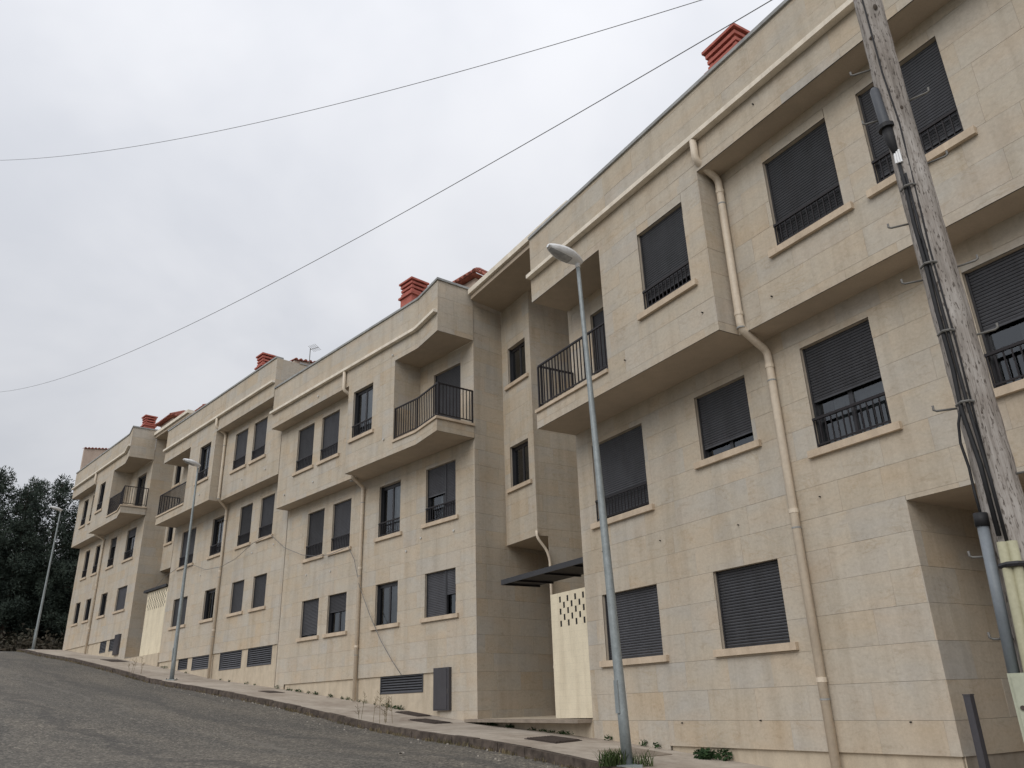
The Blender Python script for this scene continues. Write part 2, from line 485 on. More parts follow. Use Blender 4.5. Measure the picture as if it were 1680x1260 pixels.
def sheet(name, rows, mat, kind='structure'):
    mb = MB()
    n = len(rows[0])
    vs = [v for r_ in rows for v in r_]
    fs = []
    for i in range(len(rows) - 1):
        for k in range(n - 1):
            fs.append((i * n + k, i * n + k + 1, (i + 1) * n + k + 1, (i + 1) * n + k))
    mb.add(vs, fs)
    o = mb.build(name, mat)
    return tag(o, kind=kind)
def lin(a, b, n):
    return [a + (b - a) * i / (n - 1) for i in range(n)]
KERBH = 0.16
# terrain out to the horizon
rows = []
for s in [-200, -120, -70, -40, -20, -5, 5, 12, 18, 24, 30, 36, 42, 48, 55, 60, 66, 72, 80, 110, 200, 400, 900]:
    rows.append([])
    for n in [-900, -300, -120, -60, -30, -15, -6, 0, 8, 14, 20, 40, 80, 200, 700]:
        p = DB * s + NB * n
        z = g(s) - 0.55
        rows[-1].append(Vector((p.x, p.y, z)))
sheet('ground', rows, 'earth')
# kerb line (top outer edge), far -> near, in the B frame, then along A, then bulging round the wooden pole
KERB = [(68, 14.6), (66, 13.7), (63.5, 13.0), (60, 12.62), (54, 12.45), (48, 12.42), (42, 12.42), (36, 12.42), (30, 12.42), (24, 12.36), (20.4, 12.24),
        (17.5, 12.0), (14.5, 11.42), (11.6, 10.83), (9.3, 10.32)]
kp = [DB * s + NB * n for s, n in KERB]
dA = Vector((-math.sin(R(31.3)), math.cos(R(31.3)), 0)); nA = Vector((math.cos(R(31.3)), math.sin(R(31.3)), 0))
for u, n in [(9.4, 8.1), (7.6, 7.2), (5.8, 6.1), (3.8, 5.4), (1.0, 5.2), (-6, 5.2)]:
    kp.append(dA * u + nA * n)
def resample(pts, step):
    outp = [pts[0].copy()]
    for a, b in zip(pts[:-1], pts[1:]):
        L = (b - a).length
        k = max(1, round(L / step))
        for i in range(1, k + 1):
            outp.append(a.lerp(b, i / k))
    return outp
KP = resample(kp, 1.0)
# road: everything on the street side, a sheet under the kerb
rows = []
for s in lin(-60, 84, 73):
    rows.append([])
    for n in [-7, -5, -3, -1, 1, 3, 5, 7, 9, 10, 11, 12, 13.0, 14.4, 16.5, 20]:
        if s < 62 and n > 14.4:
            n = 14.4 + (n - 14.4) * 0.05
        p = DB * s + NB * n
        rows[-1].append(Vector((p.x, p.y, g(s) - KERBH)))
sheet('road', rows, 'asphalt')
# pavement between the kerb and the facades
inner = [FB(u, 15.6, 0) for u in (66, 60, 54, 48, 42, 36, 30, 24, 20, 17.9)] + [FA(19, 13.2, 0)] + [FA(u, 11.3, 0) for u in (15, 12, 9, 6, 3, 0, -6)]
IN = resample(inner, 1.0)
rows = []
NN = 110
def along(pts, n):
    L = [0]
    for a, b in zip(pts[:-1], pts[1:]):
        L.append(L[-1] + (b - a).length)
    res = []
    j = 0
    for i in range(n):
        t = L[-1] * i / (n - 1)
        while j < len(L) - 2 and L[j + 1] < t:
            j += 1
        res.append(pts[j].lerp(pts[j + 1], (t - L[j]) / max(1e-6, L[j + 1] - L[j])))
    return res
ka, ia = along(KP, NN), along(IN, NN)
for a, b in zip(ka, ia):
    rows.append([])
    dirn = (b - a).normalized()
    a2 = a + dirn * 0.15
    for k in range(6):
        p = a2.lerp(b, k / 5)
        rows[-1].append(onground(p, 0.0))
sheet('pavement', rows, 'pavement_concrete')
# kerb: one stone after another
kerb = tag(bpy.data.objects.new('kerb', None), kind='structure')
COL.objects.link(kerb)
rk = random.Random(3)
for i in range(len(KP) - 1):
    a, b = KP[i], KP[i + 1]
    t = (b - a).normalized()
    inn = Vector((-t.y, t.x, 0))
    if inn.dot(NB) < 0:
        inn = -inn
    ga = 0.008
    a1, b1 = a + t * ga, b - t * ga
    dz = rk.uniform(-0.012, 0.006)
    dn = inn * rk.uniform(-0.012, 0.012)
    mb = MB()
    q = []
    for z in (-0.45, 0.0):
        for p, w in ((a1, 0.0), (b1, 0.0), (b1, 0.17), (a1, 0.17)):
            top = 0.006 + dz if z == 0 else -0.5
            ch = 0.0
            v = p + dn + inn * (w + (0.012 if z == 0 and w == 0 else 0))
            q.append(onground(v, top))
    mb.hexa(q)
    mb.build('kerb_stone', 'kerb_stone', kerb)

# ------------------------------------------------------------------ wall building
def cut_rects(s0, s1, z0, z1, ops):
    """cells of the rectangle that are not inside an opening"""
    S = sorted({s0, s1, *[min(max(x, s0), s1) for o in ops for x in o[:2]]})
    Z = sorted({z0, z1, *[min(max(x, z0), z1) for o in ops for x in o[2:4]]})
    for i in range(len(S) - 1):
        for j in range(len(Z) - 1):
            cs, cz = (S[i] + S[i + 1]) / 2, (Z[j] + Z[j + 1]) / 2
            if S[i + 1] - S[i] < 1e-4 or Z[j + 1] - Z[j] < 1e-4:
                continue
            if any(o[0] < cs < o[1] and o[2] < cz < o[3] for o in ops):
                continue
            yield S[i], S[i + 1], Z[j], Z[j + 1]
def backing(W, s0, s1, z0, z1, ops, depth, front=0.022):
    mb = MB()
    for a, b, c, d in cut_rects(s0, s1, z0, z1, ops):
        mb.poly([W(a, front, c), W(b, front, c), W(b, front, d), W(a, front, d)])
    return mb
def reveals(W, ops, depth, front=0.0, bottom=True):
    mb = MB()
    for a, b, c, d in [o[:4] for o in ops]:
        e = 0.001
        mb.poly([W(a, front, c), W(a, front, d), W(a, depth, d), W(a, depth, c)])
        mb.poly([W(b, front, c), W(b, depth, c), W(b, depth, d), W(b, front, d)])
        mb.poly([W(a, front, d), W(b, front, d), W(b, depth, d), W(a, depth, d)])
        if bottom:
            mb.poly([W(a, front, c), W(a, depth, c), W(b, depth, c), W(b, front, c)])
    return mb
PANEL_RNG = random.Random(11)
def panels(T, parent, W, s0, s1, z0, z1, ops, zref, course=0.5, plen=0.95, gap=0.0035, proud=0.0, name='stone_panel', mat='stone_cladding', keep=None):
    """slabs in courses, cut round the openings; each its own object"""
    rng = PANEL_RNG
    k0 = math.floor((z0 - zref) / course - 1e-6)
    k1 = math.ceil((z1 - zref) / course + 1e-6)
    cnt = 0
    for k in range(k0, k1):
        a = max(z0, zref + k * course); b = min(z1, zref + (k + 1) * course)
        if b - a < 0.03:
            continue
        # joints of this course
        off = rng.uniform(0.15, 0.85) * plen
        xs = [s0]
        x = s0 + off
        while x < s1 - 0.25:
            xs.append(x)
            x += plen * rng.uniform(0.7, 1.25)
        xs.append(s1)
        for i in range(len(xs) - 1):
            # split this slab by the openings it meets
            loc = [o for o in ops if o[0] < xs[i + 1] - 1e-4 and o[1] > xs[i] + 1e-4 and o[2] < b - 1e-4 and o[3] > a + 1e-4]
            cells = list(cut_rects(xs[i], xs[i + 1], a, b, [o[:4] for o in loc]))
            # merge cells into vertical strips side by side
            cells.sort()
            merged = []
            for c in cells:
                if merged and abs(merged[-1][0] - c[0]) < 1e-4 and abs(merged[-1][1] - c[1]) < 1e-4 and abs(merged[-1][3] - c[2]) < 1e-4:
                    merged[-1] = (*merged[-1][:3], c[3])
                else:
                    merged.append(c)
            for (c0, c1, d0, d1) in merged:
                if c1 - c0 < 0.02 or d1 - d0 < 0.02:
                    continue
                e = gap / 2
                isop = lambda v, idx: any(abs(o[idx] - v) < 1e-3 for o in loc)
                l = c0 + (0 if (isop(c0, 1) or c0 == s0) else e * 0.6); r_ = c1 - (0 if (isop(c1, 0) or c1 == s1) else e * 0.6)
                bo = d0 + (0 if (isop(d0, 3) or d0 == z0) else e); to = d1 - (0 if (isop(d1, 2) or d1 == z1) else e)
                mb = MB()
                jit = rng.uniform(-0.002, 0.002)
                P8 = [W(l, proud + jit, bo), W(r_, proud + jit, bo), W(r_, 0.021, bo), W(l, 0.021, bo), W(l, proud + jit, to), W(r_, proud + jit, to), W(r_, 0.021, to), W(l, 0.021, to)]
                mb.hexa(P8, skip=('2',))
                T.part(name, mb, mat, parent)
                cnt += 1
    return cnt

def shutter_mesh(W, s0, s1, z0, z1, o):
    mb = MB()
    pitch = 0.05
    n = max(1, int(round((z1 - z0) / pitch)))
    prof = []
    for i in range(n):
        a = z1 - (z1 - z0) * i / n
        h = (z1 - z0) / n
        prof += [(a, 0.008), (a - h * 0.10, -0.006), (a - h * 0.45, -0.015), (a - h * 0.88, -0.008)]
    prof.append((z0, 0.004))
    vs = []
    for z, dd in prof:
        vs += [W(s0, o + dd, z), W(s1, o + dd, z)]
    mb.add(vs, [(2 * i, 2 * i + 1, 2 * i + 3, 2 * i + 2) for i in range(len(prof) - 1)])
    # bottom bar
    mb.box(W, s0, s1, o - 0.012, o + 0.012, z0 - 0.035, z0)
    return mb
def curtain_mesh(W, s0, s1, z0, z1, o, amp=0.02, n=26):
    mb = MB()
    vs = []
    for i in range(n + 1):
        s = s0 + (s1 - s0) * i / n
        dd = amp * math.sin(i * 1.9) + amp * 0.4 * math.sin(i * 0.7)
        vs += [W(s, o + dd, z0), W(s, o + dd, z1)]
    mb.add(vs, [(2 * i, 2 * i + 2, 2 * i + 3, 2 * i + 1) for i in range(n)])
    return mb
def window(T, parent, W, s0, s1, z0, z1, sh=1.0, rail=None, curtain=None, sill=True, split=None, sh2=None, depth=0.10, sash=None, name='window', gap_items=False):
    """opening s0..s1 x z0..z1. sh: how far the shutter is down (0..1)."""
    fr = MB()
    o = depth + 0.045
    fw = 0.055
    fr.box(W, s0 + 0.002, s0 + fw, o, o + 0.05, z0 + 0.002, z1 - 0.002)
    fr.box(W, s1 - fw, s1 - 0.002, o, o + 0.05, z0 + 0.002, z1 - 0.002)
    fr.box(W, s0 + fw, s1 - fw, o, o + 0.05, z1 - 0.12, z1 - 0.002)
    fr.box(W, s0 + fw, s1 - fw, o, o + 0.05, z0 + 0.002, z0 + 0.06)
    if s1 - s0 > 0.9:
        m = (s0 + s1) / 2
        fr.box(W, m - 0.04, m + 0.04, o + 0.004, o + 0.046, z0 + 0.06, z1 - 0.12)
    # shutter guides and the recess plate behind
    fr.box(W, s0 + 0.002, s0 + 0.035, depth - 0.03, o - 0.002, z0 + 0.004, z1 - 0.004)
    fr.box(W, s1 - 0.035, s1 - 0.002, depth - 0.03, o - 0.002, z0 + 0.004, z1 - 0.004)
    if split:
        sm = s0 + (s1 - s0) * split
        fr.box(W, sm - 0.03, sm + 0.03, depth - 0.03, o - 0.002, z0 + 0.004, z1 - 0.004)
    win = T.part(name, fr, 'frame_dark', parent)
    T.part('reveal', reveals(W, [(s0, s1, z0, z1)], o + 0.05), 'reveal', win)
    pn = MB()
    pn.poly([W(s0 + fw, o + 0.025, z0 + 0.06), W(s1 - fw, o + 0.025, z0 + 0.06), W(s1 - fw, o + 0.025, z1 - 0.12), W(s0 + fw, o + 0.025, z1 - 0.12)])
    T.part('pane', pn, 'window_glass', win)
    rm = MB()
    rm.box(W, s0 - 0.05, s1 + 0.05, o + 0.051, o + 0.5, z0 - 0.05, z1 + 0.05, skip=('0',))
    T.part('room', rm, 'unlit_dark', win)
    if curtain:
        c0, c1, cm = curtain
        T.part('curtain', curtain_mesh(W, s0 + (s1 - s0) * c0, s0 + (s1 - s0) * c1, z0, z1 - 0.05, o + 0.13), cm, win)
    def shutter(a, b, amount):
        if amount <= 0.01:
            return
        zb = z1 - (z1 - z0) * amount + 0.035
        T.part('roller_shutter', shutter_mesh(W, a, b, zb, z1 - 0.002, depth), 'shutter', win)
    if split:
        sm = s0 + (s1 - s0) * split
        shutter(s0 + 0.036, sm - 0.031, sh)
        shutter(sm + 0.031, s1 - 0.036, sh2)
    else:
        shutter(s0 + 0.036, s1 - 0.036, sh)
    if sill:
        sl = MB()
        sl.box(W, s0 - 0.16, s1 + 0.16, -0.075, -0.003, z0 - 0.115, z0 + 0.004)
        sl.box(W, s0 + 0.002, s1 - 0.002, -0.003, depth + 0.04, z0 - 0.03, z0 + 0.004)
        T.part('sill', sl, 'sill_stone', win)
    if rail:
        rl = MB()
        zt = z0 + rail
        rl.box(W, s0 - 0.0, s1 + 0.0, -0.012, 0.03, zt - 0.03, zt + 0.012)
        rl.box(W, s0 + 0.003, s1 - 0.003, 0.0, 0.022, z0 + 0.06, z0 + 0.085)
        n = max(4, int(round((s1 - s0) / 0.115)))
        for i in range(n + 1):
            x = s0 + 0.012 + (s1 - s0 - 0.024) * i / n
            rl.box(W, x - 0.009, x + 0.009, 0.002, 0.02, z0 + 0.086, zt - 0.031)
        for x in (s0 + 0.02, s1 - 0.02):
            rl.box(W, x - 0.014, x + 0.014, 0.0, 0.024, z0 + 0.006, z0 + 0.059)
        T.part('railing', rl, 'rail_dark', win)
    return win

def drainpipe(T, pts, rad=0.066):
    P = [Vector(p) for p in pts]
    # round the bends
    sm = [P[0]]
    for i in range(1, len(P) - 1):
        a = (P[i - 1] - P[i]); b = (P[i + 1] - P[i])
        ra, rb = min(0.11, a.length * 0.45), min(0.11, b.length * 0.45)
        A, B = P[i] + a.normalized() * ra, P[i] + b.normalized() * rb
        for k in range(5):
            t = k / 4
            sm.append(A * (1 - t) ** 2 + P[i] * 2 * t * (1 - t) + B * t * t)
    sm.append(P[-1])
    mb = MB()
    mb.tube(sm, rad, 12)
    pipe = T.part('drainpipe', mb, 'pipe_paint', smooth=True)
    # sockets where lengths join
    zlen = 0
    for a, b in zip(P[:-1], P[1:]):
        if abs((b - a).normalized().z) > 0.95 and (b - a).length > 1.6:
            L = (b - a).length
            n = int(L // 2.6)
            for k in range(n + 1):
                q = a.lerp(b, (0.25 + k * 2.6) / L) if 0.25 + k * 2.6 < L else None
                if q is None:
                    continue
                c = MB()
                c.tube([q, q + (b - a).normalized() * 0.07], rad + 0.009, 12)
                T.part('pipe_socket', c, 'pipe_paint', pipe, smooth=False)
                c = MB()
                q2 = q + (b - a).normalized() * 0.30
                c.tube([q2, q2 + (b - a).normalized() * 0.025], rad + 0.006, 12)
                T.part('pipe_clip', c, 'coping_metal', pipe)
    return pipe

def front_walls(T, front, z0, z1, name, zref, ops_by_seg=None, plen=0.95, course=0.5):
    """stone wall along a plan polyline; returns list of (wall object, W, length)"""
    res = []
    for i in range(len(front) - 1):
        W, L = seg(front[i], front[i + 1])
        ops = (ops_by_seg or {}).get(i, [])
        w = T.part(name, backing(W, 0, L, z0, z1, ops, 0.1), 'backing')
        panels(T, w, W, 0, L, z0, z1, ops, zref, plen=plen, course=course)
        res.append((w, W, L))
    return res
def strip(front, off0, off1, z0, z1):
    """a moulding along a plan polyline (mitred), off<0 = towards the street"""
    mb = MB()
    n = len(front)
    P = [Vector((p[0], p[1], 0)) for p in front]
    nm = []
    for i in range(n - 1):
        t = (P[i + 1] - P[i]).normalized()
        nm.append(Vector((-t.y, t.x, 0)))
    def offp(i, o):
        if i == 0:
            return P[0] + nm[0] * o
        if i == n - 1:
            return P[-1] + nm[-1] * o
        m = (nm[i - 1] + nm[i]).normalized()
        return P[i] + m * (o / max(0.3, m.dot(nm[i])))
    for i in range(n - 1):
        p = [offp(i, off0), offp(i + 1, off0), offp(i + 1, off1), offp(i, off1)]
        mb.hexa([q + UP * z0 for q in p] + [q + UP * z1 for q in p])
    return mb
def hpoly(pts, z):
    mb = MB()
    mb.poly([Vector((p[0], p[1], z)) for p in pts])
    return mb
def chimney(T, F, u, n, ztop, zbot, w=1.0):
    b = MB()
    b.box(F, u - w / 2, u + w / 2, n - w / 2, n + w / 2, zbot, ztop - 0.72)
    c = T.part('chimney', b, 'chimney_red')
    def ring(z0, z1, ex, nm):
        m = MB()
        m.box(F, u - w / 2 - ex, u + w / 2 + ex, n - w / 2 - ex, n + w / 2 + ex, z0, z1)
        T.part(nm, m, 'chimney_red', c)
    ring(ztop - 0.72, ztop - 0.64, 0.07, 'collar')
    core = MB()
    core.box(F, u - w / 2 + 0.14, u + w / 2 - 0.14, n - w / 2 + 0.14, n + w / 2 - 0.14, ztop - 0.64, ztop - 0.08)
    T.part('flue', core, 'unlit_dark', c)
    for k in range(3):
        z = ztop - 0.60 + k * 0.175
        ring(z + 0.02, z + 0.115, -0.01 + (0.02 if k == 2 else 0), 'louvre')
    ring(ztop - 0.075, ztop, 0.06, 'cap')
    for su in (-1, 1):
        for sn in (-1, 1):
            m = MB()
            m.box(F, u + su * (w / 2 - 0.09) - 0.05, u + su * (w / 2 - 0.09) + 0.05, n + sn * (w / 2 - 0.09) - 0.05, n + sn * (w / 2 - 0.09) + 0.05, ztop - 0.64, ztop - 0.075)
            T.part('post', m, 'chimney_red', c)
    return c
def tile_slope(a, b, c, d, pitch=0.22, rad=0.085):
    """barrel tiles on the quad a-b (eave) d-c (ridge)"""
    mb = MB()
    a, b, c, d = [Vector(x) for x in (a, b, c, d)]
    L = (b - a).length
    n = max(2, int(L / pitch))
    nrm = (b - a).cross(d - a).normalized()
    if nrm.z < 0:
        nrm = -nrm
    mb.poly([a, b, c, d])
    for i in range(n + 1):
        t = i / n
        p, q = a.lerp(b, t), d.lerp(c, t)
        LL = (q - p).length
        k = max(1, int(LL / 0.38))
        ax = (q - p).normalized() if LL > 1e-3 else nrm
        for j in range(k):
            r0_ = p.lerp(q, j / k); r1_ = p.lerp(q, (j + 1) / k)
            side = ax.cross(nrm).normalized()
            ring0, ring1 = [], []
            for m in range(6):
                an = math.pi * m / 5
                ring0.append(r0_ + side * math.cos(an) * rad + nrm * (math.sin(an) * rad + 0.012))
                ring1.append(r1_ + side * math.cos(an) * rad * 0.8 + nrm * (math.sin(an) * rad * 0.8))
            mb.add(ring0 + ring1, [(m, m + 1, 7 + m, 6 + m) for m in range(5)] + [tuple(range(6))])
    return mb

# heights of the template block (metres above the camera), every block repeats it at its own level
Z_BASE, Z_GS, Z_GH, Z_1S, Z_1H, Z_SOF, Z_FLOOR, Z_2S, Z_2H, Z_CEIL, Z_STR, Z_TOP = -0.79, 0.79, 2.14, 3.71, 5.52, 5.97, 6.43, 7.15, 8.95, 9.32, 9.96, 11.14

def plan(F, pts):
    return [tuple(F(u, n, 0))[:2] for u, n in pts]

def build_block(name, label, F, D0, dz, uL, uR, boundary, s2side, low, plinth_low, right_side=True, bay=None, rooms=None, plinth=None,
                up1=None, up2=None, balc=None, door=None, plen=0.95, side_depth=1.3, body_n=0.75, group=None):
    """uL: far end (left in the picture), uR: near end. boundary: u where the two upper sections meet.
    s2side 'L' or 'R': which end carries the deeper overhang with the balcony."""
    D1, D2 = D0 - 0.58, D0 - 1.08
    T = Thing(name, F((uL + uR) / 2, D0, g(((F((uL + uR) / 2, D0, 0)).dot(DB)))), label, 'building', group)
    zref = Z_BASE - 0.07 + dz
    S = lambda u: uL - u                                   # s runs from the far end towards the camera
    # ---------------- lower wall
    W, L = seg(*plan(F, [(uL, D0), (uR, D0)]))
    ops = []
    wins = []
    for (row, a, b, kw) in low:
        zs, zh = (Z_GS, Z_GH) if row == 0 else (Z_1S, Z_1H)
        zs = kw.pop('zs', zs)
        ops.append((S(a), S(b), zs + dz, zh + dz))
        wins.append((S(a), S(b), zs + dz, zh + dz, kw))
    cutouts = list(plinth_low)                              # (a, b, ztop) : cladding starts higher here
    clad = [(S(a), S(b), -99, zt) for a, b, zt in cutouts]
    zmin = min([g(F(u, D0, 0).dot(DB)) for u in lin(uL, uR, 12)]) - 0.4
    wall = T.part('wall', backing(W, 0, L, zmin, Z_SOF + dz, ops + clad, 0.1), 'backing')
    panels(T, wall, W, 0, L, zmin, Z_SOF + dz, ops + clad, zref, plen=plen)
    for (a, b, c, d, kw) in wins:
        window(T, None, W, a, b, c, d, **kw)
    # plinth set back under the cladding
    for a, b, zt in cutouts:
        if zt > Z_BASE + dz + 1:
            continue                                        # an open porch, not a plinth
        pm = MB()
        zb = min(g(F(u, D0, 0).dot(DB)) for u in lin(a, b, 8)) - 0.4
        vents = [(S(v0), S(v1), vz0, vz1) for v0, v1, vz0, vz1 in (plinth or []) if b - 0.01 <= v1 and v0 <= a + 0.01]
        for c0, c1, d0, d1 in cut_rects(S(a), S(b), zb, zt + 0.02, vents):
            pm.poly([W(c0, 0.05, d0), W(c1, 0.05, d0), W(c1, 0.05, d1), W(c0, 0.05, d1)])
        # underside of the cladding edge
        pm.poly([W(S(a), 0.0, zt), W(S(b), 0.0, zt), W(S(b), 0.05, zt), W(S(a), 0.05, zt)])
        pl = T.part('plinth', pm, 'plaster')
        for v in vents:
            vm = MB()
            x0, x1, y0, y1 = v
            vm.box(W, x0, x0 + 0.04, 0.035, 0.09, y0, y1 - 0.005); vm.box(W, x1 - 0.04, x1, 0.035, 0.09, y0, y1 - 0.005)
            vm.box(W, x0 + 0.04, x1 - 0.04, 0.035, 0.09, y1 - 0.045, y1 - 0.005); vm.box(W, x0 + 0.04, x1 - 0.04, 0.035, 0.09, y0, y0 + 0.04)
            k = max(3, int((y1 - y0) / 0.085))
            for i in range(k):
                z = y0 + 0.04 + (y1 - y0 - 0.085) * i / k
                hh = (y1 - y0 - 0.085) / k
                p = [W(x0 + 0.04, 0.042, z), W(x1 - 0.04, 0.042, z), W(x1 - 0.04, 0.052, z), W(x0 + 0.04, 0.052, z),
                     W(x0 + 0.04, 0.072, z + hh * 0.62), W(x1 - 0.04, 0.072, z + hh * 0.62), W(x1 - 0.04, 0.080, z + hh * 0.62), W(x0 + 0.04, 0.080, z + hh * 0.62)]
                vm.hexa(p)
            vo = T.part('vent_grille', vm, 'shutter')
            vb = MB()
            vb.poly([W(x0, 0.12, y0), W(x1, 0.12, y0), W(x1, 0.12, y1), W(x0, 0.12, y1)])
            T.part('vent_shade_sheet', vb, 'unlit_dark', vo)  # flat dark sheet, painted as the shade behind the slats
    # ---------------- upper storey
    if s2side == 'L':
        s2a, s2b, s1a, s1b = uL, boundary, boundary, uR
    else:
        s2a, s2b, s1a, s1b = boundary, uR, uL, boundary
    # shallow section
    W1, L1 = seg(*plan(F, [(s1a, D1), (s1b, D1)]))
    o1 = [(s1a - a, s1a - b, Z_2S + dz, Z_2H + dz) for a, b, kw in up1]
    w1 = T.part('upper_wall', backing(W1, 0, L1, Z_SOF + dz, Z_CEIL + dz, o1, 0.1), 'backing')
    panels(T, w1, W1, 0, L1, Z_SOF + dz, Z_CEIL + dz, o1, zref, plen=plen)
    for (a, b, kw), o in zip(up1, o1):
        window(T, None, W1, *o, **kw)
    # deep section: plan line, straight or with the pointed bay
    if bay:
        ub, ut, dt, ue = bay                              # bend u, tip u, extra projection, end u at the wall
        fpts = [(s2a, D2), (ub, D2), (ut, D2 - dt), (ue, D0 - 0.02)]
    else:
        fpts = [(s2a, D2), (s2b, D2)]
    fp = plan(F, fpts)
    bu0, bu1 = balc                                        # balcony opening, far and near u
    W2, L2 = seg(fp[0], fp[1])
    o2 = [(s2a - a, s2a - b, Z_2S + dz, Z_2H + dz) for a, b, kw in up2]
    hole = (s2a - min(bu0, s2a + 1), min(s2a - bu1, L2) if not bay else L2, Z_FLOOR + dz, Z_CEIL + dz)
    hole = (max(-0.001, hole[0]), hole[1] + (0.001 if bay else 0), hole[2], hole[3] + 0.001)
    w2 = T.part('upper_wall', backing(W2, 0, L2, Z_SOF + dz, Z_CEIL + dz, o2 + [hole], 0.1), 'backing')
    panels(T, w2, W2, 0, L2, Z_SOF + dz, Z_CEIL + dz, o2 + [hole], zref, plen=plen)
    for (a, b, kw), o in zip(up2, o2):
        window(T, None, W2, *o, **kw)
    if bay:
        for i in (1, 2):
            Wb, Lb = seg(fp[i], fp[i + 1])
            wb = T.part('balcony_front', backing(Wb, 0, Lb, Z_SOF + dz, Z_FLOOR + dz, [], 0.1), 'backing')
            panels(T, wb, Wb, 0, Lb, Z_SOF + dz, Z_FLOOR + dz, [], zref, plen=plen)
    # return wall between the two sections (seen where the deep one ends towards the camera)
    def return_wall(u, n0, n1, z0, z1, nm, cam_side=True):
        if cam_side:
            Wr, Lr = seg(*plan(F, [(u, n0), (u, n1)]))
        else:
            Wr, Lr = seg(*plan(F, [(u, n1), (u, n0)]))
        wr = T.part(nm, backing(Wr, 0, Lr, z0, z1, [], 0.1), 'backing')
        panels(T, wr, Wr, 0, Lr, z0, z1, [], zref, plen=plen)
    if s2side == 'L':
        return_wall(boundary, D2, D1, Z_SOF + dz, Z_CEIL + dz, 'return_wall', True)
        # the near end of the shallow section
        return_wall(uR, D1, D0, Z_SOF + dz, Z_CEIL + dz, 'return_wall', True)
        return_wall(uR, D2, D0, Z_CEIL + dz, Z_TOP + dz, 'return_wall', True)
    else:
        return_wall(boundary, D2, D1, Z_SOF + dz, Z_CEIL + dz, 'return_wall', False)
        return_wall(uL, D1, D0, Z_SOF + dz, Z_CEIL + dz, 'return_wall', False)
        return_wall(uL, D2, D0, Z_CEIL + dz, Z_TOP + dz, 'return_wall', False)
    # ---------------- balcony: parapet slab, floor, side wall, back wall with door
    bl = MB()
    back = D0
    if s2side == 'L':
        side_u = bu1
        bpoly = [(uL, D2), (bu1, D2), (bu1, D0), (uL, D0)]
    else:
        side_u = bu0
        bpoly = [(bu0, D2), *fpts[1:], (bu0, D0)] if bay else [(bu0, D2), (uR, D2), (uR, D0), (bu0, D0)]
    T.part('balcony_floor', hpoly(plan(F, bpoly), Z_FLOOR + dz - 0.01), 'render_soffit')
    if s2side == 'L':
        Ws, Ls = seg(*plan(F, [(side_u, D0), (side_u, D2)]))
    else:
        Ws, Ls = seg(*plan(F, [(side_u, D2), (side_u, D0)]))
    if s2side == 'R':
        sw = T.part('balcony_side_wall', backing(Ws, 0.002, Ls, Z_FLOOR + dz, Z_CEIL + dz, [], 0.1), 'backing')
        panels(T, sw, Ws, 0.002, Ls, Z_FLOOR + dz, Z_CEIL + dz, [], zref, plen=plen)
    else:
        sm = MB()
        sm.poly([Ws(0, 0, Z_FLOOR + dz), Ws(Ls - 0.002, 0, Z_FLOOR + dz), Ws(Ls - 0.002, 0, Z_CEIL + dz), Ws(0, 0, Z_CEIL + dz)])
        T.part('balcony_side_wall', sm, 'reveal')
    ba, bb = (uL, bu1) if s2side == 'L' else (bu0, uR)
    Wk, Lk = seg(*plan(F, [(ba, D0), (bb, D0)]))
    dz0, dz1 = Z_FLOOR + dz + 0.02, Z_2H + dz - 0.17
    dop = [(ba - door[0], ba - door[1], dz0, dz1)]
    bw = T.part('balcony_back_wall', backing(Wk, 0, Lk, Z_FLOOR + dz, Z_CEIL + dz, dop, 0.1), 'backing')
    panels(T, bw, Wk, 0, Lk, Z_FLOOR + dz, Z_CEIL + dz, dop, zref, plen=plen)
    window(T, None, Wk, *dop[0], sill=False, name='balcony_door', **door[2])
    # sill slab on the balcony edge and railing
    edge = [(max(uL if s2side == 'L' else bu0, -99), D2)]
    if s2side == 'L':
        epts = [(uL, D2), (bu1, D2)]
    else:
        epts = [(bu0, D2), *fpts[1:]] if bay else [(bu0, D2), (uR, D2)]
    ep = plan(F, epts)
    T.part('balcony_ledge', strip(ep, -0.05, 0.14, Z_FLOOR + dz - 0.075, Z_FLOOR + dz + 0.004), 'sill_stone')
    rails = ep if s2side == 'R' else plan(F, [(uL - 0.04, D0 - 0.02), (uL - 0.04, D2), (bu1, D2)])
    rp = [Vector((p[0], p[1], 0)) for p in rails]
    hr = T.part('balcony_railing', strip(rails, 0.03, 0.075, Z_FLOOR + dz + 1.10, Z_FLOOR + dz + 1.14), 'rail_dark')
    T.part('bottom_rail', strip(rails, 0.038, 0.066, Z_FLOOR + dz + 0.10, Z_FLOOR + dz + 0.13), 'rail_dark', hr)
    for i in range(len(rp) - 1):
        Wr, Lr = seg(rails[i], rails[i + 1])
        n = max(2, int(round(Lr / 0.125)))
        for k in range(n + 1):
            if k == 0 and i > 0:
                continue
            s = min(max(0.03, Lr * k / n), Lr - 0.03)
            big = k in (0, n)
            h = 0.02 if big else 0.0115
            bm = MB()
            bm.box(Wr, s - h, s + h, 0.052 - h, 0.052 + h, Z_FLOOR + dz + (0.005 if big else 0.13), Z_FLOOR + dz + 1.099)
            T.part('baluster' if not big else 'railing_post', bm, 'rail_dark', hr)
    # ---------------- fascia and parapet
    if bay and s2side == 'R':
        pts = [(uL, D2), *fpts[1:]]
    else:
        pts = [(uL, D2), (uR, D2)]
    pf = plan(F, pts)
    front_walls(T, pf, Z_CEIL + dz, Z_TOP + dz, 'parapet', Z_CEIL + dz - 0.34, plen=plen * 1.25, course=0.52)
    # the course of moulded stone: stops at the tip of the bay
    cpts = plan(F, pts[:3]) if bay else pf
    T.part('string_course', strip(cpts, -0.15, -0.006, Z_STR + dz, Z_STR + dz + 0.10), 'course_stone')
    cend = pf if not bay else pf
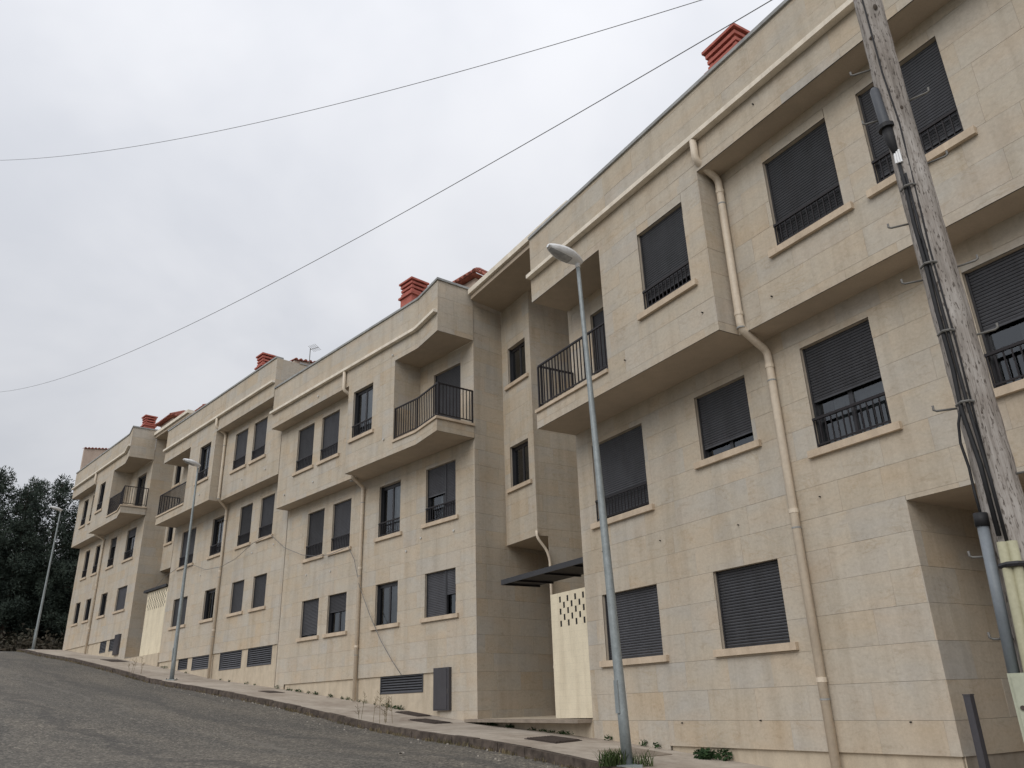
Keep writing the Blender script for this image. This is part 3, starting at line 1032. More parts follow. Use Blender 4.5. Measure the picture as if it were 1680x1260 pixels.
    T.part('coping', strip(cend, -0.045, 0.30, Z_TOP + dz, Z_TOP + dz + 0.075), 'coping_metal')
    inn = strip(pf, 0.2, 0.24, Z_TOP + dz - 1.0, Z_TOP + dz - 0.001)
    T.part('parapet_back', inn, 'plaster')
    # ---------------- soffits
    if s2side == 'L':
        T.part('soffit', hpoly(plan(F, [(uL, D2), (boundary, D2), (boundary, D0), (uL, D0)]), Z_SOF + dz), 'render_soffit')
        T.part('soffit', hpoly(plan(F, [(boundary, D1), (uR, D1), (uR, D0), (boundary, D0)]), Z_SOF + dz), 'render_soffit')
        T.part('eave_soffit', hpoly(plan(F, [(boundary, D2), (uR, D2), (uR, D1 + 0.02), (boundary, D1 + 0.02)]), Z_CEIL + dz), 'render_soffit')
        T.part('balcony_ceiling', hpoly(plan(F, [(uL, D2), (bu1, D2), (bu1, D0 + 0.02), (uL, D0 + 0.02)]), Z_CEIL + dz), 'render_soffit')
    else:
        T.part('soffit', hpoly(plan(F, [(uL, D1), (boundary, D1), (boundary, D0), (uL, D0)]), Z_SOF + dz), 'render_soffit')
        T.part('soffit', hpoly(plan(F, [(boundary, D2), *fpts[1:], (boundary, D0)]), Z_SOF + dz), 'render_soffit')
        T.part('eave_soffit', hpoly(plan(F, [(uL, D2), (boundary, D2), (boundary, D1 + 0.02), (uL, D1 + 0.02)]), Z_CEIL + dz), 'render_soffit')
        T.part('balcony_ceiling', hpoly(plan(F, [(bu0, D2), *fpts[1:], (bu0, D0 + 0.02)]), Z_CEIL + dz), 'render_soffit')
    # ---------------- body of the house behind the facade
    core = MB()
    core.box(F, uL - 0.03, uR + 0.03, D0 + body_n, D0 + 9.0, zmin, Z_TOP + dz - 0.6)
    T.part('house_body', core, 'plaster')
    for (u, nm) in ((uL, False), (uR, True)):
        # end walls of stone
        if nm:
            Wr, Lr = seg(*plan(F, [(u, D0), (u, D0 + 9.0)]))
        else:
            Wr, Lr = seg(*plan(F, [(u, D0 + 9.0), (u, D0)]))
        wr = T.part('end_wall', backing(Wr, 0, Lr, zmin, Z_TOP + dz, [], 0.1), 'backing')
        if nm and side_depth:
            panels(T, wr, Wr, 0, side_depth, zmin, Z_TOP + dz, [], zref, plen=plen)
            rest = MB()
            rest.poly([Wr(side_depth, 0.004, zmin), Wr(Lr, 0.004, zmin), Wr(Lr, 0.004, Z_TOP + dz), Wr(side_depth, 0.004, Z_TOP + dz)])
            T.part('end_wall_render', rest, 'render_pink', wr)
    T.part('coping', strip(plan(F, [(uR, D0), (uR, D0 + 9.0)]) if True else [], -0.03, 0.28, Z_TOP + dz + 0.001, Z_TOP + dz + 0.074), 'coping_metal')
    return T

K = dict
# ---------------- the four blocks
A = build_block('apartment_building', 'nearest stone apartment block on the right, partly behind the wooden pole', FA, 10.66, 0.0, 14.67, -3.0, 8.73, 'L',
    low=[(0, 14.06, 12.25, K(sh=1.0)), (0, 10.68, 9.16, K(sh=1.0)),
         (1, 14.05, 12.24, K(sh=0.93, rail=0.5)), (1, 10.61, 9.27, K(sh=0.82, zs=4.21)),
         (1, 7.99, 6.63, K(sh=0.55, rail=0.52, curtain=(0.2, 0.98, 'curtain_grey'))), (1, 5.09, 3.72, K(sh=0.52, rail=0.52, curtain=(0.3, 1.0, 'curtain_grey'))),
         (1, 2.6, 1.2, K(sh=1.0, rail=0.52))],
    plinth_low=[(12.3, 6.67, Z_BASE), (6.67, 4.5, 2.57)], plinth=[], up1=[(7.62, 6.25, K(sh=1.0, rail=0.46)), (5.65, 4.27, K(sh=0.9, rail=0.46)), (2.6, 1.2, K(sh=1.0, rail=0.46))],
    up2=[(10.58, 9.23, K(sh=0.86, rail=0.46, curtain=(0.5, 1.0, 'curtain_light')))], balc=(14.67, 11.87), door=(13.75, 12.0, K(sh=0.98)), side_depth=0, plen=1.0, body_n=3.8)
B = build_block('apartment_building', 'second stone block with a pointed corner balcony, left of the dark entrance canopy', FB, 15.0, 1.74, 29.9, 17.88, 23.74, 'R',
    low=[(0, 28.22, 26.93, K(sh=0.93)), (0, 26.28, 25.0, K(sh=0.46, curtain=(0.1, 0.95, 'curtain_grey'))), (0, 23.15, 21.85, K(sh=0.0, curtain=(0.12, 0.95, 'curtain_grey'))),
         (0, 20.37, 18.83, K(sh=1.0, split=0.64, sh2=0.55, curtain=(0.66, 1, 'curtain_grey'))),
         (1, 28.2, 26.92, K(sh=1.0, rail=0.5)), (1, 26.28, 24.98, K(sh=1.0, rail=0.5)), (1, 23.12, 21.82, K(sh=0.0, rail=0.5, curtain=(0.42, 1.0, 'curtain_light'))),
         (1, 20.37, 18.82, K(sh=0.52, split=0.62, sh2=0.97, rail=0.5, curtain=(0.3, 0.6, 'curtain_light')))],
    plinth_low=[(29.2, 19.55, 0.95)], plinth=[(22.75, 20.45, 0.42, 0.95)],
    up1=[(28.42, 27.1, K(sh=1.0, rail=0.48)), (26.48, 25.18, K(sh=1.0, rail=0.48))], up2=[(23.38, 22.1, K(sh=0.0, rail=0.48, curtain=(0.45, 1.0, 'curtain_light')))],
    balc=(20.78, 17.88), bay=(19.47, 17.98, 0.31, 17.86), door=(20.0, 18.55, K(sh=0.98)), plen=1.0, side_depth=4.0)
C = build_block('apartment_building', 'third stone block behind the middle street lamp, with four dark basement grilles', FB, 15.0, 3.24, 42.6, 29.95, 35.82, 'L',
    low=[(0, 41.55, 39.78, K(sh=1.0)), (0, 37.72, 36.5, K(sh=0.0, curtain=(0.5, 0.95, 'curtain_light'))), (0, 34.75, 33.52, K(sh=1.0)), (0, 32.62, 31.4, K(sh=1.0)),
         (1, 41.5, 39.72, K(sh=1.0, rail=0.5)), (1, 37.7, 36.4, K(sh=0.0, rail=0.5, curtain=(0.3, 0.7, 'curtain_grey'))), (1, 34.65, 33.4, K(sh=1.0, rail=0.5)), (1, 32.55, 31.28, K(sh=1.0, rail=0.5))],
    plinth_low=[(42.6, 29.95, 2.46)], plinth=[(40.03, 38.93, 1.97, 2.46), (38.38, 36.35, 1.88, 2.46), (35.33, 33.18, 1.73, 2.46), (32.6, 30.47, 1.74, 2.46)],
    up1=[(34.68, 33.36, K(sh=1.0, rail=0.48)), (32.73, 31.44, K(sh=1.0, rail=0.48))], up2=[(37.6, 36.3, K(sh=0.0, rail=0.48, curtain=(0.4, 0.7, 'curtain_grey')))],
    balc=(42.6, 38.92), door=(41.6, 40.2, K(sh=0.0)), plen=1.15, side_depth=1.2)
D = build_block('apartment_building', 'farthest stone block at the far left, next to the dark pines', FB, 15.0, 4.90, 60.45, 47.8, 54.9, 'R',
    low=[(0, 59.1, 58.05, K(sh=0.0)), (0, 56.85, 55.8, K(sh=0.0)), (0, 53.8, 52.62, K(sh=0.0)), (0, 50.82, 49.12, K(sh=1.0)),
         (1, 58.9, 57.9, K(sh=0.0, rail=0.5)), (1, 56.65, 55.72, K(sh=0.0, rail=0.5)), (1, 53.65, 52.5, K(sh=0.3, rail=0.5)), (1, 50.6, 49.05, K(sh=0.25, rail=0.5))],
    plinth_low=[(59.9, 49.7, 4.15)], plinth=[(52.6, 51.5, 3.5, 4.15), (50.9, 49.9, 3.5, 4.15)],
    up1=[(59.1, 58.1, K(sh=0.0, rail=0.48)), (57.2, 56.2, K(sh=0.0, rail=0.48))], up2=[(53.95, 52.88, K(sh=0.0, rail=0.48))],
    balc=(51.55, 47.8), bay=(49.45, 47.9, 0.31, 47.78), door=(50.3, 48.7, K(sh=0.0)), plen=1.4, side_depth=4.0)

# ---------------- drainpipes
gz = lambda F, u, n: g(F(u, n, 0).dot(DB))
drainpipe(A, [FA(8.64, 9.50, 9.97), FA(8.64, 9.50, 9.50), FA(8.60, 9.99, 9.20), FA(8.60, 9.99, 6.02), FA(8.60, 10.575, 5.70), FA(8.60, 10.575, gz(FA, 8.6, 10.6) + 0.02)], 0.07)
drainpipe(B, [FB(23.98, 13.84, 11.70), FB(23.98, 13.84, 10.95), FB(23.92, 14.33, 10.72), FB(23.92, 14.33, 7.72), FB(24.08, 14.92, 7.45), FB(24.08, 14.92, gz(FB, 24.1, 15) + 0.02)], 0.062)
drainpipe(C, [FB(35.72, 13.83, 13.2), FB(35.72, 13.83, 12.75), FB(35.70, 14.33, 12.45), FB(35.70, 14.33, 9.28), FB(36.05, 14.92, 8.95), FB(36.05, 14.92, gz(FB, 36, 15) + 0.02)], 0.062)
drainpipe(D, [FB(55.05, 13.83, 14.85), FB(55.05, 13.83, 14.2), FB(55.05, 14.33, 13.9), FB(55.05, 14.33, 10.9), FB(54.95, 14.92, 10.6), FB(54.95, 14.92, gz(FB, 54.9, 15) + 0.02)], 0.062)

# ---------------- meter cupboards on the wall
def cupboard(T, u0_, u1_, z0, z1):
    W = lambda s, o, z: FB(u0_ - s, 15.0 + o, z)
    L = u0_ - u1_
    m = MB(); m.box(W, 0, L, -0.10, -0.004, z0, z1)
    c = T.part('meter_cupboard', m, 'door_slate')
    d = MB(); d.box(W, 0.04, L - 0.10, -0.112, -0.101, z0 + 0.04, z1 - 0.04)
    T.part('door_leaf', d, 'door_slate', c)
    h = MB(); h.box(W, L - 0.075, L - 0.055, -0.112, -0.101, z0 + 0.45, z0 + 0.58)
    T.part('handle', h, 'steel_bolt', c)
cupboard(B, 19.76, 19.02, -0.10, 1.06)
cupboard(D, 49.68, 48.86, 3.22, 4.32)

# ---------------- porch of the nearest block
po = MB()
po.poly([FA(6.67, 10.66, 2.57), FA(4.5, 10.66, 2.57), FA(4.5, 14.2, 2.57), FA(6.67, 14.2, 2.57)])
A.part('porch_ceiling', po, 'render_soffit')
Wp, Lp = seg(*plan(FA, [(6.67, 10.66), (6.67, 14.2)]))
pw = A.part('porch_wall', backing(Wp, 0.03, Lp, -2.2, 2.57, [], 0.1), 'backing')
panels(A, pw, Wp, 0.0, Lp, -0.79, 2.57, [], Z_BASE - 0.07, plen=1.0)
pb = MB()
pb.poly([FA(6.67, 14.2, -2.4), FA(4.5, 14.2, -2.4), FA(4.5, 14.2, 2.57), FA(6.67, 14.2, 2.57)])
pb.poly([FA(1.5, 10.7, -2.4), FA(4.5, 14.2, -2.4), FA(4.5, 14.2, 2.57), FA(1.5, 10.7, 2.57)])
pb.poly([FA(6.71, 10.70, -2.4), FA(6.71, 14.2, -2.4), FA(6.71, 14.2, -0.79), FA(6.71, 10.70, -0.79)])
A.part('porch_back_wall', pb, 'plaster')
pf_ = MB()
pf_.box(FA, 6.66, 4.52, 10.8, 14.19, -2.2, -1.28)
A.part('porch_floor', pf_, 'patch_concrete')

# ---------------- chimneys
chimney(A, FA, 9.32, 12.05, 14.2, 10.4, 0.92)
chimney(B, FB, 22.55, 15.9, 15.55, 12.2, 0.74)
chimney(C, FB, 35.5, 15.9, 16.95, 13.6, 0.66)
chimney(D, FB, 52.75, 15.9, 18.55, 15.2, 0.68)

# ---------------- roofs seen over the parapets
def gable_wall(T, u, n0, n1, z0, z1, z2, mat='render_pink'):
    m = MB()
    p = [FB(u, n0, z0), FB(u + 0.25, n0, z0), FB(u + 0.25, n1, z0), FB(u, n1, z0), FB(u, n0, z1), FB(u + 0.25, n0, z1), FB(u + 0.25, n1, z2), FB(u, n1, z2)]
    m.hexa(p)
    w = T.part('party_wall', m, mat)
    a, b = FB(u - 0.08, n0 + 0.05, z1 + 0.015), FB(u - 0.08, n1, z2 + 0.015)
    c, d = FB(u + 0.5, n1, z2 + 0.10), FB(u + 0.5, n0 + 0.05, z1 + 0.10)
    T.part('roof_tiles', tile_slope(a, b, c, d), 'tile_red', w)
gable_wall(C, 29.98, 14.75, 18.5, 13.6, 14.5, 14.9)
gable_wall(D, 60.1, 14.05, 19.0, 15.2, 17.85, 18.55)

# ---------------- the two stair towers in the recesses
def hip_roof(T, F, u0_, u1_, n0, n1, ze, zr, over=0.25):
    m = MB()
    m.box(F, u0_, u1_, n0, n1, ze - 1.6, ze - 0.05)
    w = T.part('stair_head', m, 'render_pink')
    A_, B_, C_, D_ = F(u0_ + over, n0 - over, ze), F(u1_ - over, n0 - over, ze), F(u1_ - over, n1 + over, ze), F(u0_ + over, n1 + over, ze)
    um, nm = (u0_ + u1_) / 2, (n0 + n1) / 2
    tip1, tip2 = F(um + 0.15, nm, zr), F(um - 0.15, nm, zr)
    T.part('roof_tiles', tile_slope(A_, B_, tip2, tip1), 'tile_red', w)
    T.part('roof_tiles', tile_slope(B_, C_, tip2, tip2 + Vector((0.001, 0, 0))), 'tile_red', w)
    T.part('roof_tiles', tile_slope(D_, A_, tip1, tip1 + Vector((0.001, 0, 0))), 'tile_red', w)
    rd = MB()
    for e in (A_, B_, C_):
        rd.tube([e + UP * 0.05, (tip1 + tip2) / 2 + UP * 0.06], 0.085, 8)
    T.part('ridge_tiles', rd, 'tile_red', w)
    sf = MB()
    sf.poly([A_ - UP * 0.02, B_ - UP * 0.02, C_ - UP * 0.02, D_ - UP * 0.02])
    T.part('eave_board', sf, 'tile_red', w)
def stair_tower(F, uf, un, nf, nl, zb, zt, zfloor, wins, label, plen, eave, uend, nback):
    """uf far u (against the higher block), un near u of the tower, nf front, nl lower front, uend: wall of the near block"""
    T = Thing('stair_tower', F((uf + un) / 2, nf, zfloor), label, 'stair tower', 'stair towers between the blocks')
    W, L = seg(*plan(F, [(uf, nf), (un, nf)]))
    ops = [(uf - a, uf - b, c, d) for a, b, c, d in wins]
    w = T.part('wall', backing(W, 0, L, zb, zt, ops, 0.1), 'backing')
    panels(T, w, W, 0, L, zb, zt, ops, Z_BASE, plen=plen)
    for o in ops:
        window(T, None, W, *o, sh=0.0, curtain=(0.35, 0.62, 'curtain_grey'))
    Wr, Lr = seg(*plan(F, [(un, nf), (un, nback)]))
    s_ = T.part('side_wall', backing(Wr, 0, Lr, zb, zt, [], 0.1), 'backing')
    panels(T, s_, Wr, 0, Lr, zb, zt, [], Z_BASE, plen=plen * 1.4)
    T.part('soffit', hpoly(plan(F, [(uf + 0.05, nf), (un, nf), (un, nback), (uf + 3.5, nback), (uf + 0.9, nf + 1.6)]), zb), 'render_soffit')
    Wq, Lq = seg(*plan(F, [(un, nl), (un, nback)]))
    q_ = T.part('lower_side_wall', backing(Wq, 0, Lq, zfloor - 0.3, zb, [], 0.1), 'backing')
    panels(T, q_, Wq, 0, Lq, zfloor - 0.3, zb, [], Z_BASE, plen=plen * 1.4)
    bk = MB()
    bk.poly([F(un + 4.0, nback, zfloor - 0.3), F(uend - 0.3, nback, zfloor - 0.3), F(uend - 0.3, nback, zt), F(un + 4.0, nback, zt)])
    T.part('back_wall', bk, 'plaster')
    bd = MB()
    bd.box(F, uf - 0.1, un + 0.1, nf + 0.75, nback, zb + 0.1, zt)
    T.part('stair_body', bd, 'plaster')
    # roof slab with its moulded edge
    e = MB()
    E = [Vector((p[0], p[1], 0)) for p in eave]
    e.hexa([p + UP * zt for p in E] + [p + UP * (zt + 0.16) for p in E])
    ev = T.part('eave', e, 'render_soffit')
    t = (E[1] - E[0]).normalized(); nn = Vector((-t.y, t.x, 0))
    lip = MB()
    P4 = [E[0] - nn * 0.10, E[1] - nn * 0.10, E[1] + nn * 0.3, E[0] + nn * 0.3]
    lip.hexa([p + UP * (zt + 0.161) for p in P4] + [p + UP * (zt + 0.34) for p in P4])
    T.part('gutter_edge', lip, 'course_stone', ev)
    return T
# eave corner against the second block measured from its corner
eA = [FB(17.80, 14.84, 0), FA(14.7, 10.98, 0), FA(14.7, 16.5, 0), FB(17.95, 19.5, 0)]
T1 = stair_tower(FA, 20.95, 19.04, 12.28, 12.66, 4.5, 12.5, -0.33, [(20.45, 19.36, 6.2, 7.54), (20.42, 19.33, 9.63, 10.94)],
    'narrow stair tower in the recess above the dark canopy, beside the pointed balcony', 0.9, eA, 14.67, 16.2)
eC = plan(FB, [(47.78, 14.9), (42.62, 14.9), (42.62, 20), (47.78, 20)])
T2 = stair_tower(FB, 47.8, 46.2, 16.25, 16.6, 7.74, 15.55, 2.9, [(47.45, 46.55, 9.25, 10.6), (47.45, 46.55, 12.7, 14.0)],
    'small stair tower in the far recess behind the middle street lamp', 1.1, eC, 42.6, 20.0)
hip_roof(T1, FB, 19.8, 18.8, 15.9, 16.9, 14.2, 14.85)
hip_roof(T2, FB, 49.3, 47.3, 15.6, 17.5, 16.95, 17.75)
hip_roof(C, FB, 44.85, 43.75, 16.2, 17.35, 16.6, 17.1)

def entrance(T, F, u0_, u1_, n, z0, z1, holes, zfloor, label_canopy, canopy, ufar):
    # screen wall of cream brick with shallow slots
    W = lambda s, o, z: F(u0_ - s, n + o, z)
    L = u0_ - u1_
    m = MB()
    for a, b, c, d in cut_rects(0, L, z0, z1, holes):
        m.poly([W(a, 0, c), W(b, 0, c), W(b, 0, d), W(a, 0, d)])
    for a, b, c, d in [(0, L, z0, z1)]:
        m.poly([W(0, 0, z0), W(0, 0, z1), W(0, 0.14, z1), W(0, 0.14, z0)])
        m.poly([W(L, 0, z0), W(L, 0.14, z0), W(L, 0.14, z1), W(L, 0, z1)])
        m.poly([W(0, 0, z1), W(L, 0, z1), W(L, 0.14, z1), W(0, 0.14, z1)])
    rv = reveals(W, holes, 0.008)
    m.add(rv.v, rv.f)
    s_ = T.part('screen_wall', m, 'cream_brick')
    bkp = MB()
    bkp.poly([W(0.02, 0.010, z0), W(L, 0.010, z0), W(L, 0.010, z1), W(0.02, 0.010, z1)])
    T.part('slot_shade_sheet', bkp, 'unlit_dark', s_)  # dark sheet close behind the slots, in place of the passage's shade
    # canopy
    cu0, cu1, cn0, cn1, cz = canopy
    c = MB()
    c.box(F, cu0, cu1, cn0, cn1, cz, cz + 0.05)
    cp = T.part('canopy', c, 'grille_dark')
    fr = MB()
    fr.box(F, cu0, cu1, cn0 - 0.03, cn0 - 0.002, cz - 0.05, cz + 0.08)
    T.part('canopy_edge', fr, 'frame_dark', cp)
    sd_ = MB()
    sd_.box(F, cu0, cu0 + 0.03, cn0, cn1, cz - 0.05, cz + 0.08)
    T.part('canopy_edge', sd_, 'frame_dark', cp)
    for k in range(3):
        uu_ = cu0 + (cu1 - cu0) * (k + 0.5) / 3
        b = MB()
        b.box(F, uu_ - 0.025, uu_ + 0.025, cn0, cn1, cz - 0.045, cz - 0.001)
        T.part('canopy_beam', b, 'frame_dark', cp)
# near entrance: slots in staggered courses
holes = []
for r_ in range(5):
    for k in range(5):
        s = 0.36 + k * 0.31 + (0.155 if r_ % 2 else 0)
        if s + 0.07 < 1.40:
            z = 2.33 - 0.15 - r_ * 0.136
            holes.append((s, s + 0.075, z, z + 0.134))
entrance(T1, FA, 16.14, 14.69, 10.70, -0.31, 2.40, holes, -0.33, '', (18.5, 14.69, 10.74, 11.95, 3.0), 20)
holes = []
for r_ in range(6):
    for k in range(9):
        s = 0.16 + k * 0.31 + (0.155 if r_ % 2 else 0)
        if s + 0.07 < 2.8:
            z = 6.10 - 0.15 - r_ * 0.147
            holes.append((s, s + 0.085, z, z + 0.145))
entrance(T2, FB, 45.55, 42.62, 15.02, 2.93, 6.18, holes, 2.9, '', (45.9, 42.62, 14.92, 16.0, 6.24), 47)
# entrance floors
fl = MB()
E1_ = [FA(14.66, 10.62, 0), FB(17.9, 14.96, 0), FB(17.9, 18, 0), FA(14.66, 16, 0)]
fl.hexa([p + UP * -0.9 for p in E1_] + [p + UP * -0.335 for p in E1_])
ef = T1.part('entrance_floor', fl, 'plaster')
nz = MB()
t = (E1_[1] - E1_[0]).normalized(); nn = Vector((-t.y, t.x, 0))
P4 = [E1_[0] - nn * 0.006, E1_[1] - nn * 0.006, E1_[1] + nn * 0.35, E1_[0] + nn * 0.35]
nz.hexa([p + UP * -0.40 for p in P4] + [p + UP * -0.331 for p in P4])
T1.part('step_edge', nz, 'patch_concrete', ef)
fl = MB()
fl.box(FB, 47.8, 42.6, 14.97, 19, 1.9, 2.92)
T2.part('entrance_floor', fl, 'plaster')
# thin drainpipe of the near tower
drainpipe(T1, [FA(19.02, 12.24, 4.62), FA(19.0, 12.24, 4.42), FA(18.94, 12.52, 4.05), FA(18.94, 12.60, 3.80), FA(18.94, 12.60, -0.32)], 0.04)

# ---------------- small fixings on the walls
def dot(T, F, u, n, z, mat, r_=0.03):
    m = MB()
    m.tube([F(u, n + 0.004, z), F(u, n - 0.035, z)], r_, 8)
    T.part('wall_anchor', m, mat)
for u, z in [(13.9, 3.05), (12.0, 2.95), (9.9, 2.85), (8.1, 2.95), (7.3, -0.38), (10.0, -0.36), (11.9, -0.4)]:
    dot(A, FA, u, 10.66, z, 'anchor_dark', 0.011)
for u, z, n in [(9.05, 6.45, 9.58), (11.3, 6.4, 9.58), (7.9, 6.35, 10.08), (5.0, 6.35, 10.08), (7.2, 9.75, 9.58)]:
    dot(A, FA, u, n, z, 'anchor_dark', 0.013)
for u, z, n in [(21.3, 8.35, 13.91), (26.9, 8.2, 14.41), (29.2, 8.15, 14.41), (20.9, 11.3, 13.91), (26.0, 11.35, 13.91), (28.0, 4.85, 15.0), (26.2, 4.75, 15), (20.6, 5.05, 15.0), (18.9, 5.0, 15), (21.4, 4.75, 15)]:
    dot(B, FB, u, n, z, 'anchor_white', 0.035)
for u, z, n in [(37.0, 9.7, 13.91), (33.5, 9.75, 14.41), (31.2, 9.7, 14.41), (33.0, 6.45, 15), (31.0, 6.5, 15), (36.3, 6.3, 15), (38.5, 6.2, 15)]:
    dot(C, FB, u, n, z, 'anchor_white', 0.035)

# ------------------------------------------------------------------ street lamps
def street_lamp(base, top, head_dir, label):
    base, top = Vector(base), Vector(top)
    T = Thing('street_lamp', base, label, 'street lamp', 'street lamps along the pavement')
    n = 12
    ax = (top - base)
    pts = [base + ax * (i / n) for i in range(n + 1)]
    m = MB()
    m.tube(pts, [0.090 - 0.053 * i / n for i in range(n + 1)], 16)
    T.part('pole', m, 'galvanised', smooth=True)
    bp = MB()
    bp.box(lambda a, b, z: base + Vector((a, b, z)), -0.2, 0.2, -0.2, 0.2, -0.05, 0.02)
    pl = T.part('base_plate', bp, 'galvanised')
    for sx in (-1, 1):
        for sy in (-1, 1):
            b = MB()
            b.tube([base + Vector((sx * 0.15, sy * 0.15, 0.02)), base + Vector((sx * 0.15, sy * 0.15, 0.07))], 0.016, 6)
            T.part('bolt', b, 'iron', pl)
    # hand hole cover facing the road
    hd = Vector(head_dir).normalized()
    side = Vector((-hd.y, hd.x, 0))
    c = base + ax * 0.11
    d = MB()
    d.box(lambda a, b, z: c + side * a + hd * b + UP * z, -0.045, 0.045, 0.07, 0.098, -0.25, 0.25)
    T.part('access_cover', d, 'galvanised')
    # head: a flat drop-shaped lantern, tilted up a little
    tilt = R(12)
    fx = hd * math.cos(tilt) + UP * math.sin(tilt)
    fz = UP * math.cos(tilt) - hd * math.sin(tilt)
    H = lambda x, y, z: top + fx * x + side * y + fz * z
    L = 0.82
    st = 14
    rings_t, rings_b = [], []
    up_m, lo_m = MB(), MB()
    def outline(t):
        x = -0.10 + L * t
        w = 0.175 * (math.sin(math.pi * min(1, max(0, (t * 0.93 + 0.045)))) ** 0.42) * (0.80 + 0.28 * math.sin(math.pi * min(1.0, t)) + 0.06 * t)
        if t > 0.93:
            w *= 0.97
        return x, w
    K_ = 9
    def shell(sign, hgt, mb):
        vs = []
        for i in range(st + 1):
            t = i / st
            x, w = outline(t)
            h = hgt * (math.sin(math.pi * (0.06 + 0.90 * t)) ** 0.55)
            for k in range(K_):
                a = math.pi * k / (K_ - 1)
                vs.append(H(x, math.cos(a) * w, sign * math.sin(a) ** 0.75 * h))
        fs = []
        for i in range(st):
            for k in range(K_ - 1):
                q = (i * K_ + k, i * K_ + k + 1, (i + 1) * K_ + k + 1, (i + 1) * K_ + k)
                fs.append(q if sign > 0 else q[::-1])
        fs.append(tuple(range(K_)) if sign < 0 else tuple(range(K_ - 1, -1, -1)))
        e = st * K_
        fs.append(tuple(e + k for k in range(K_)))
        mb.add(vs, fs)
    shell(1, 0.105, up_m)
    hdp = T.part('lantern', up_m, 'lamp_shell', smooth=True)
    shell(-1, 0.115, lo_m)
    T.part('lantern_underside', lo_m, 'lamp_shell', hdp, smooth=True)
    # glass bowl under the front two thirds
    gl = MB()
    vs = []
    for i in range(9):
        t = 0.34 + 0.60 * i / 8
        x, w = outline(t)
        for k in range(9):
            a = math.pi * k / 8
            h = 0.118 * (math.sin(math.pi * (0.06 + 0.90 * t)) ** 0.55)
            vs.append(H(x, math.cos(a) * w * 0.86, -math.sin(a) ** 0.75 * h - 0.004))
    gl.add(vs, [(i * 9 + k, (i + 1) * 9 + k, (i + 1) * 9 + k + 1, i * 9 + k + 1) for i in range(8) for k in range(8)])
    T.part('lens', gl, 'lamp_lens', hdp, smooth=True)
    # seam and spigot
    sp = MB()
    sp.tube([top - ax.normalized() * 0.16, H(0.02, 0, 0.0)], 0.05, 10)
    T.part('spigot', sp, 'lamp_shell', smooth=True)
    return T
def lamp_at(p, h, lean, hd, label):
    b = onground(p, 0.0)
    street_lamp(b, b + Vector((lean[0], lean[1], h)), hd, label)
hdA, hdB = -nA, -NB
lamp_at((1.64, 13.8), 9.22, (-0.24, 0.02), hdA, 'tall grey street lamp nearest the camera, in front of the entrance')
pB = DB * 35.25 + NB * 13.05
lamp_at((pB.x, pB.y), 9.25, (-0.02, 0.02), hdB, 'middle street lamp in front of the basement grilles')
pC = DB * 60.4 + NB * 13.25
lamp_at((pC.x, pC.y), 9.15, (0.1, 0.0), hdB, 'farthest street lamp, standing against the dark pines')

# ------------------------------------------------------------------ wooden pole on the right
PC = Vector((3.7, 5.94, 0))
CD = Vector((-0.5287, -0.8488, 0)); RT = Vector((0.8488, -0.5287, 0))
PW = lambda a, b, z: PC + RT * a + CD * b + UP * z
zg = gxy(PC)
T = Thing('utility_pole', Vector((PC.x, PC.y, zg)), 'weathered wooden utility pole with step bolts and black cables on the right', 'utility pole')
rw = random.Random(5)
m = MB()
pts, rad = [], []
for i in range(61):
    z = zg - 0.3 + (7.6 - zg + 0.3) * i / 60
    pts.append(PC + Vector((0.012 * math.sin(z * 1.1), 0.010 * math.cos(z * 0.8), z)))
    rad.append(0.166 - 0.050 * i / 60 + rw.uniform(-0.004, 0.004))
m.tube(pts, rad, 24)
T.part('shaft', m, 'weathered_wood', smooth=True)
def knot(a, z, r_):
    k = MB()
    b = math.sqrt(max(0.001, 0.135 ** 2 - a * a))
    c = PW(a, b, z)
    nrm = (RT * a + CD * b).normalized()
    sd_ = UP.cross(nrm).normalized()
    vs = [c + nrm * 0.012]
    for i in range(10):
        an = 2 * math.pi * i / 10
        vs.append(c + sd_ * math.cos(an) * r_ + UP * math.sin(an) * r_ * 1.7 - nrm * 0.006)
    k.add(vs, [(0, 1 + i, 1 + (i + 1) % 10) for i in range(10)])
    T.part('knot', k, 'bark', smooth=True)
for a, z, r_ in [(0.06, 6.25, 0.022), (0.05, 5.0, 0.02), (0.04, 4.15, 0.018), (0.07, 3.9, 0.024), (0.08, 2.75, 0.024), (0.05, 3.32, 0.02), (0.03, 2.0, 0.02), (0.09, 1.55, 0.026), (-0.05, 5.9, 0.014), (0.10, 3.05, 0.016), (0.0, 3.6, 0.014)]:
    knot(a, z, r_)
def step_bolt(sgn, z):
    k = MB()
    x0, x1 = sgn * 0.08, sgn * 0.295
    k.tube([PW(x0, 0.03, z - 0.01), PW(x1 - sgn * 0.02, 0.04, z + 0.0), PW(x1, 0.04, z + 0.012), PW(x1, 0.04, z + 0.05)], 0.0095, 8)
    T.part('step_bolt', k, 'steel_bolt', smooth=True)
for z in (5.62, 5.02, 3.86, 3.29, 2.11, 0.93, 0.34):
    step_bolt(-1, z)
for z in (5.12, 4.4, 3.33, 2.69, 1.52):
    step_bolt(1, z)
